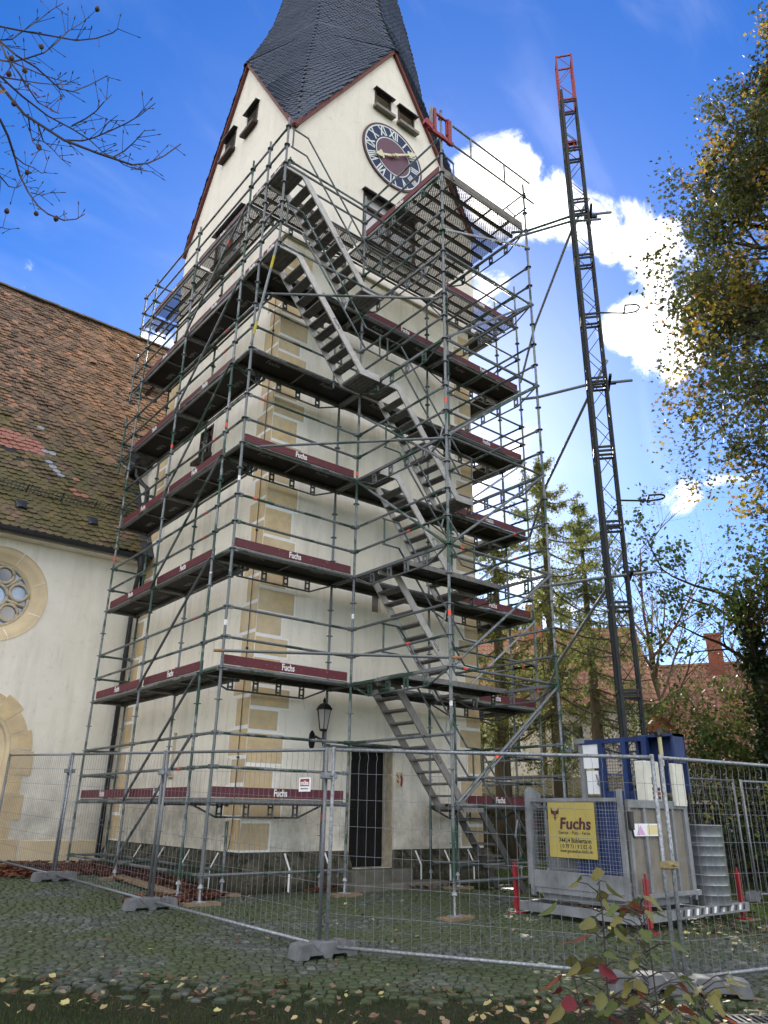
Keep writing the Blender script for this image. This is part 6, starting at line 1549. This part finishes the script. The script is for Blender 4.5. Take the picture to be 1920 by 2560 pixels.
# ================================================================== houses and garden wall beyond
def house(name, label, c, fdir, w_, d, ze, zr, wallm, roofm, cat='house', tile=.24, windows=(), beams=False, dormer=None, chimney=None, z0=-1.2):
    """front faces fdir; ridge runs across the view"""
    rnd.seed(int(c[0] * 10)); f = Vector((*fdir, 0)).normalized(); s_ = Vector((-f.y, f.x, 0)); c = Vector((c[0], c[1], 0)); root = empty(name, c, label, cat)
    P = lambda u, v_, z: c + s_ * u + f * v_ + Vector((0, 0, z)); up = Vector((0, 0, 1)); b = MB()
    b.face([P(-w_, d, z0), P(w_, d, z0), P(w_, d, ze), P(-w_, d, ze)]); b.face([P(-w_, -d, z0), P(w_, -d, z0), P(w_, -d, ze), P(-w_, -d, ze)])
    for sg in (-1, 1): b.face([P(sg * w_, d, z0), P(sg * w_, -d, z0), P(sg * w_, -d, ze), P(sg * w_, 0, zr - .1), P(sg * w_, d, ze)])
    b.build('wall', wallm, root)
    b = MB(); e = .35
    for sg in (-1, 1):
        k_ = (zr - ze) / d; b.quadgrid([[P(-w_ - .3, sg * (d + e), ze - k_ * e), P(w_ + .3, sg * (d + e), ze - k_ * e)], [P(-w_ - .3, 0, zr), P(w_ + .3, 0, zr)]], False)
    rf = b.build('roof', roofm, root)
    sd = (P(0, 0, zr) - P(0, d + e, ze - (zr - ze) / d * e)); sl_ = sd.length; sd.normalize(); nn_ = s_.cross(sd).normalized(); nn_ = nn_ if nn_.z > 0 else -nn_
    out = []; r_ = 0; q = .0
    pv = [(-.5, 0, .0), (-.25, 0, .22), (.15, 0, .05), (.5, 0, .0), (-.5, 1, .08), (-.25, 1, .34), (.15, 1, .16), (.5, 1, .08), (-.5, 1, -.05), (.5, 1, -.05)]; pf = [(0, 1, 5, 4), (1, 2, 6, 5), (2, 3, 7, 6), (4, 5, 6, 7, 9, 8)]
    while q < sl_ - .1:
        u = -w_ - .3
        while u < w_ + .3:
            p = P(u + tile / 2, d + e, ze - (zr - ze) / d * e) + sd * (q + tile * 1.3) + nn_ * (.02 + rnd.uniform(0, .012)); out.append(np.array(frame(p, s_ * tile, -sd * tile * 1.4, nn_ * tile))); u += tile
        q += tile * 1.25; r_ += 1
    o_ = link('roof_tiles', stuff_mesh('roof_tiles', pv, pf, out, roofm, npr.random(len(out))), rf); o_['kind'] = 'stuff'
    b = MB(); b.tube([P(-w_ - .3, 0, zr + .03), P(w_ + .3, 0, zr + .03)], .12, 7); b.build('ridge', roofm, rf)
    for (u, z, ww, hh) in windows:
        b = MB(); frame_rect(b, lambda a, z_: P(a, d, z_), u - ww / 2, u + ww / 2, z - hh / 2, z + hh / 2, .07, -.03, .05, tuple(f)); wi = b.build('window', M_PAPER, root)
        b = MB(); b.face([P(u - ww / 2, d + .02, z - hh / 2), P(u + ww / 2, d + .02, z - hh / 2), P(u + ww / 2, d + .02, z + hh / 2), P(u - ww / 2, d + .02, z + hh / 2)]); b.build('pane', M_GLASS, wi)
        b = MB(); b.obox(P(u, d + .04, z), s_ * .025, f * .02, up * hh / 2); b.build('glazing_bar', M_PAPER, wi)
    if beams:
        for (u0, z_0, u1, z_1) in beams: b = MB(); b.bar(P(u0, d + .012, z_0), P(u1, d + .012, z_1), .03, .16, tuple(up) if abs(z_1 - z_0) < .5 else tuple(s_)); b.build('timber_beam', M_HTIMB, root)
    if chimney:
        u, v_, hh = chimney; b = MB(); zc = zr - abs(v_) * (zr - ze) / d; b.obox(P(u, v_, zc + hh / 2 - .2), s_ * .3, f * .3, up * (hh / 2 + .3)); b.obox(P(u, v_, zc + hh + .12), s_ * .36, f * .36, up * .05); b.build('chimney', M_HBRICK, rf)
    if dormer:
        u, z, ww, hh = dormer; b = MB(); v0 = d - .2; b.face([P(u - ww, v0, z), P(u + ww, v0, z), P(u + ww, v0, z + hh * .45), P(u, v0, z + hh), P(u - ww, v0, z + hh * .45)]); dm = b.build('dormer', M_HBRICK, root)
        b = MB()
        for sg in (-1, 1): b.face([P(u + sg * (ww + .15), v0 + .15, z + hh * .38), P(u, v0 + .15, z + hh + .06), P(u, v0 - 3, z + hh + .06), P(u + sg * (ww + .15), v0 - 3, z + hh * .38)])
        b.build('dormer_roof', roofm, dm)
        b = MB(); b.face([P(u - .35, v0 + .02, z + .35), P(u + .35, v0 + .02, z + .35), P(u + .35, v0 + .02, z + 1.25), P(u - .35, v0 + .02, z + 1.25)]); b.build('pane', M_GLASSB, dm)
    return root
tocam = lambda c: (CAM.x - c[0], CAM.y - c[1])
ca_ = (18.4, 9.6)
house('half_timbered_house', 'white half-timbered house with tiled roof glimpsed through the scaffold and larches', ca_, tocam(ca_), 4.2, 3.2, 5.2, 8.3, M_HWALL, M_ROOFR,
      windows=((-.6, 3.7, .9, 1.1), (-2.6, 3.7, .9, 1.1), (1.6, 3.7, .9, 1.1), (1.6, 1.2, .9, 1.1)), beams=((-4.2, 2.2, 4.2, 2.2), (-4.2, 5.05, 4.2, 5.05), (-4.1, 0, -4.1, 5.1), (4.1, 0, 4.1, 5.1), (.6, 0, .6, 5.1), (-1.6, 2.2, -1.6, 5.1), (2.6, 2.2, 2.6, 5.1)), chimney=(.6, .5, 1.3))
cb_ = (25.6, 6.2)
house('long_roofed_house', 'house with a long sunlit red tiled roof behind the hoist', cb_, tocam(cb_), 6.2, 4.2, 3.3, 7.35, M_HWALL, M_ROOFR, windows=((-3.5, 2.0, .9, 1.2), (-1.2, 2.0, .9, 1.2), (2.0, 2.0, .9, 1.2)), dormer=(-2.6, 3.1, 1.7, 3.0), chimney=(1.0, .3, 1.4))
cc_ = (21.8, -3.6)
def gable_house():
    c = Vector((20.6, -2.0, 0)); root = empty('steep_roofed_house', c, 'house with a steep brown tiled roof at the right edge behind the maple', 'house')
    f = (CAM - c); f.z = 0; f.normalize(); s_ = Vector((-f.y, f.x, 0)); up = Vector((0, 0, 1))   # s_ points left->right reversed
    r_ = Vector((f.y, -f.x, 0)); 
    return root, c, f
house('steep_roofed_house', 'house with a steep brown tiled roof at the right edge behind the maple', (21.9, -4.4), tocam((21.9, -4.4)), 3.1, 4.0, 3.8, 10.6, simple('ochre_render', (.50, .36, .17), (.44, .31, .15), 2, .9), M_ROOFB, tile=.27, windows=((.5, 2.2, .9, 1.2), (-1.6, 2.2, .9, 1.2)))

def garden_wall():
    a, c = Vector((11.2, 7.4, 0)), Vector((18.6, -2.4, 0)); d = (c - a).normalized(); L = (c - a).length; n_ = Vector((-d.y, d.x, 0)); n_ = n_ if n_.dot(CAM - a) > 0 else -n_
    root = empty('garden_wall', (a + c) / 2, 'long low garden wall with a mossy tiled capping roof behind the larches', 'wall')
    b = MB(); b.obox((a + c) / 2 + Vector((0, 0, .4)), d * L / 2, n_ * .25, (0, 0, 1.2)); b.build('wall', M_PLINTH, root)
    b = MB(); zt, zb = 2.25, 1.72
    for sg in (-1, 1): b.face([a + n_ * sg * 1.25 + Vector((0, 0, zb)), c + n_ * sg * .95 + Vector((0, 0, zb)), c + Vector((0, 0, zt)), a + Vector((0, 0, zt))])
    b.bar(a + Vector((0, 0, zt)), c + Vector((0, 0, zt)), .2, .1); rf = b.build('roof', M_ROOFM, root)
    pts = []
    sd = (Vector((0, 0, zt)) - (n_ * 1.25 + Vector((0, 0, zb)))); sl_ = sd.length; sd.normalize(); nn_ = d.cross(sd).normalized(); nn_ = nn_ if nn_.z > 0 else -nn_
    out = []; q = 0; t = .22
    pv = [(-.5, 0, .0), (-.25, 0, .22), (.15, 0, .05), (.5, 0, .0), (-.5, 1, .10), (-.25, 1, .38), (.15, 1, .18), (.5, 1, .10), (-.5, 1, -.08), (.5, 1, -.08)]; pf = [(0, 1, 5, 4), (1, 2, 6, 5), (2, 3, 7, 6), (4, 5, 6, 7, 9, 8)]
    while q < sl_ - .08:
        u = 0
        while u < L: out.append(np.array(frame(a + d * (u + t / 2) + n_ * 1.25 + Vector((0, 0, zb)) + sd * (q + .24) + nn_ * (.02 + rnd.uniform(0, .02)), d * t, -sd * t * 1.2, nn_ * t))); u += t
        q += .20
    o_ = link('roof_tiles', stuff_mesh('roof_tiles', pv, pf, out, M_ROOFM, npr.random(len(out))), rf); o_['kind'] = 'stuff'
    for i in range(7): p = a + d * (L * (i + .5) / 7) + n_ * .85; b = MB(); b.box((p.x - .06, p.y - .06, -.2), (p.x + .06, p.y + .06, 1.5)); b.build('post', M_HTIMB, root)
garden_wall()
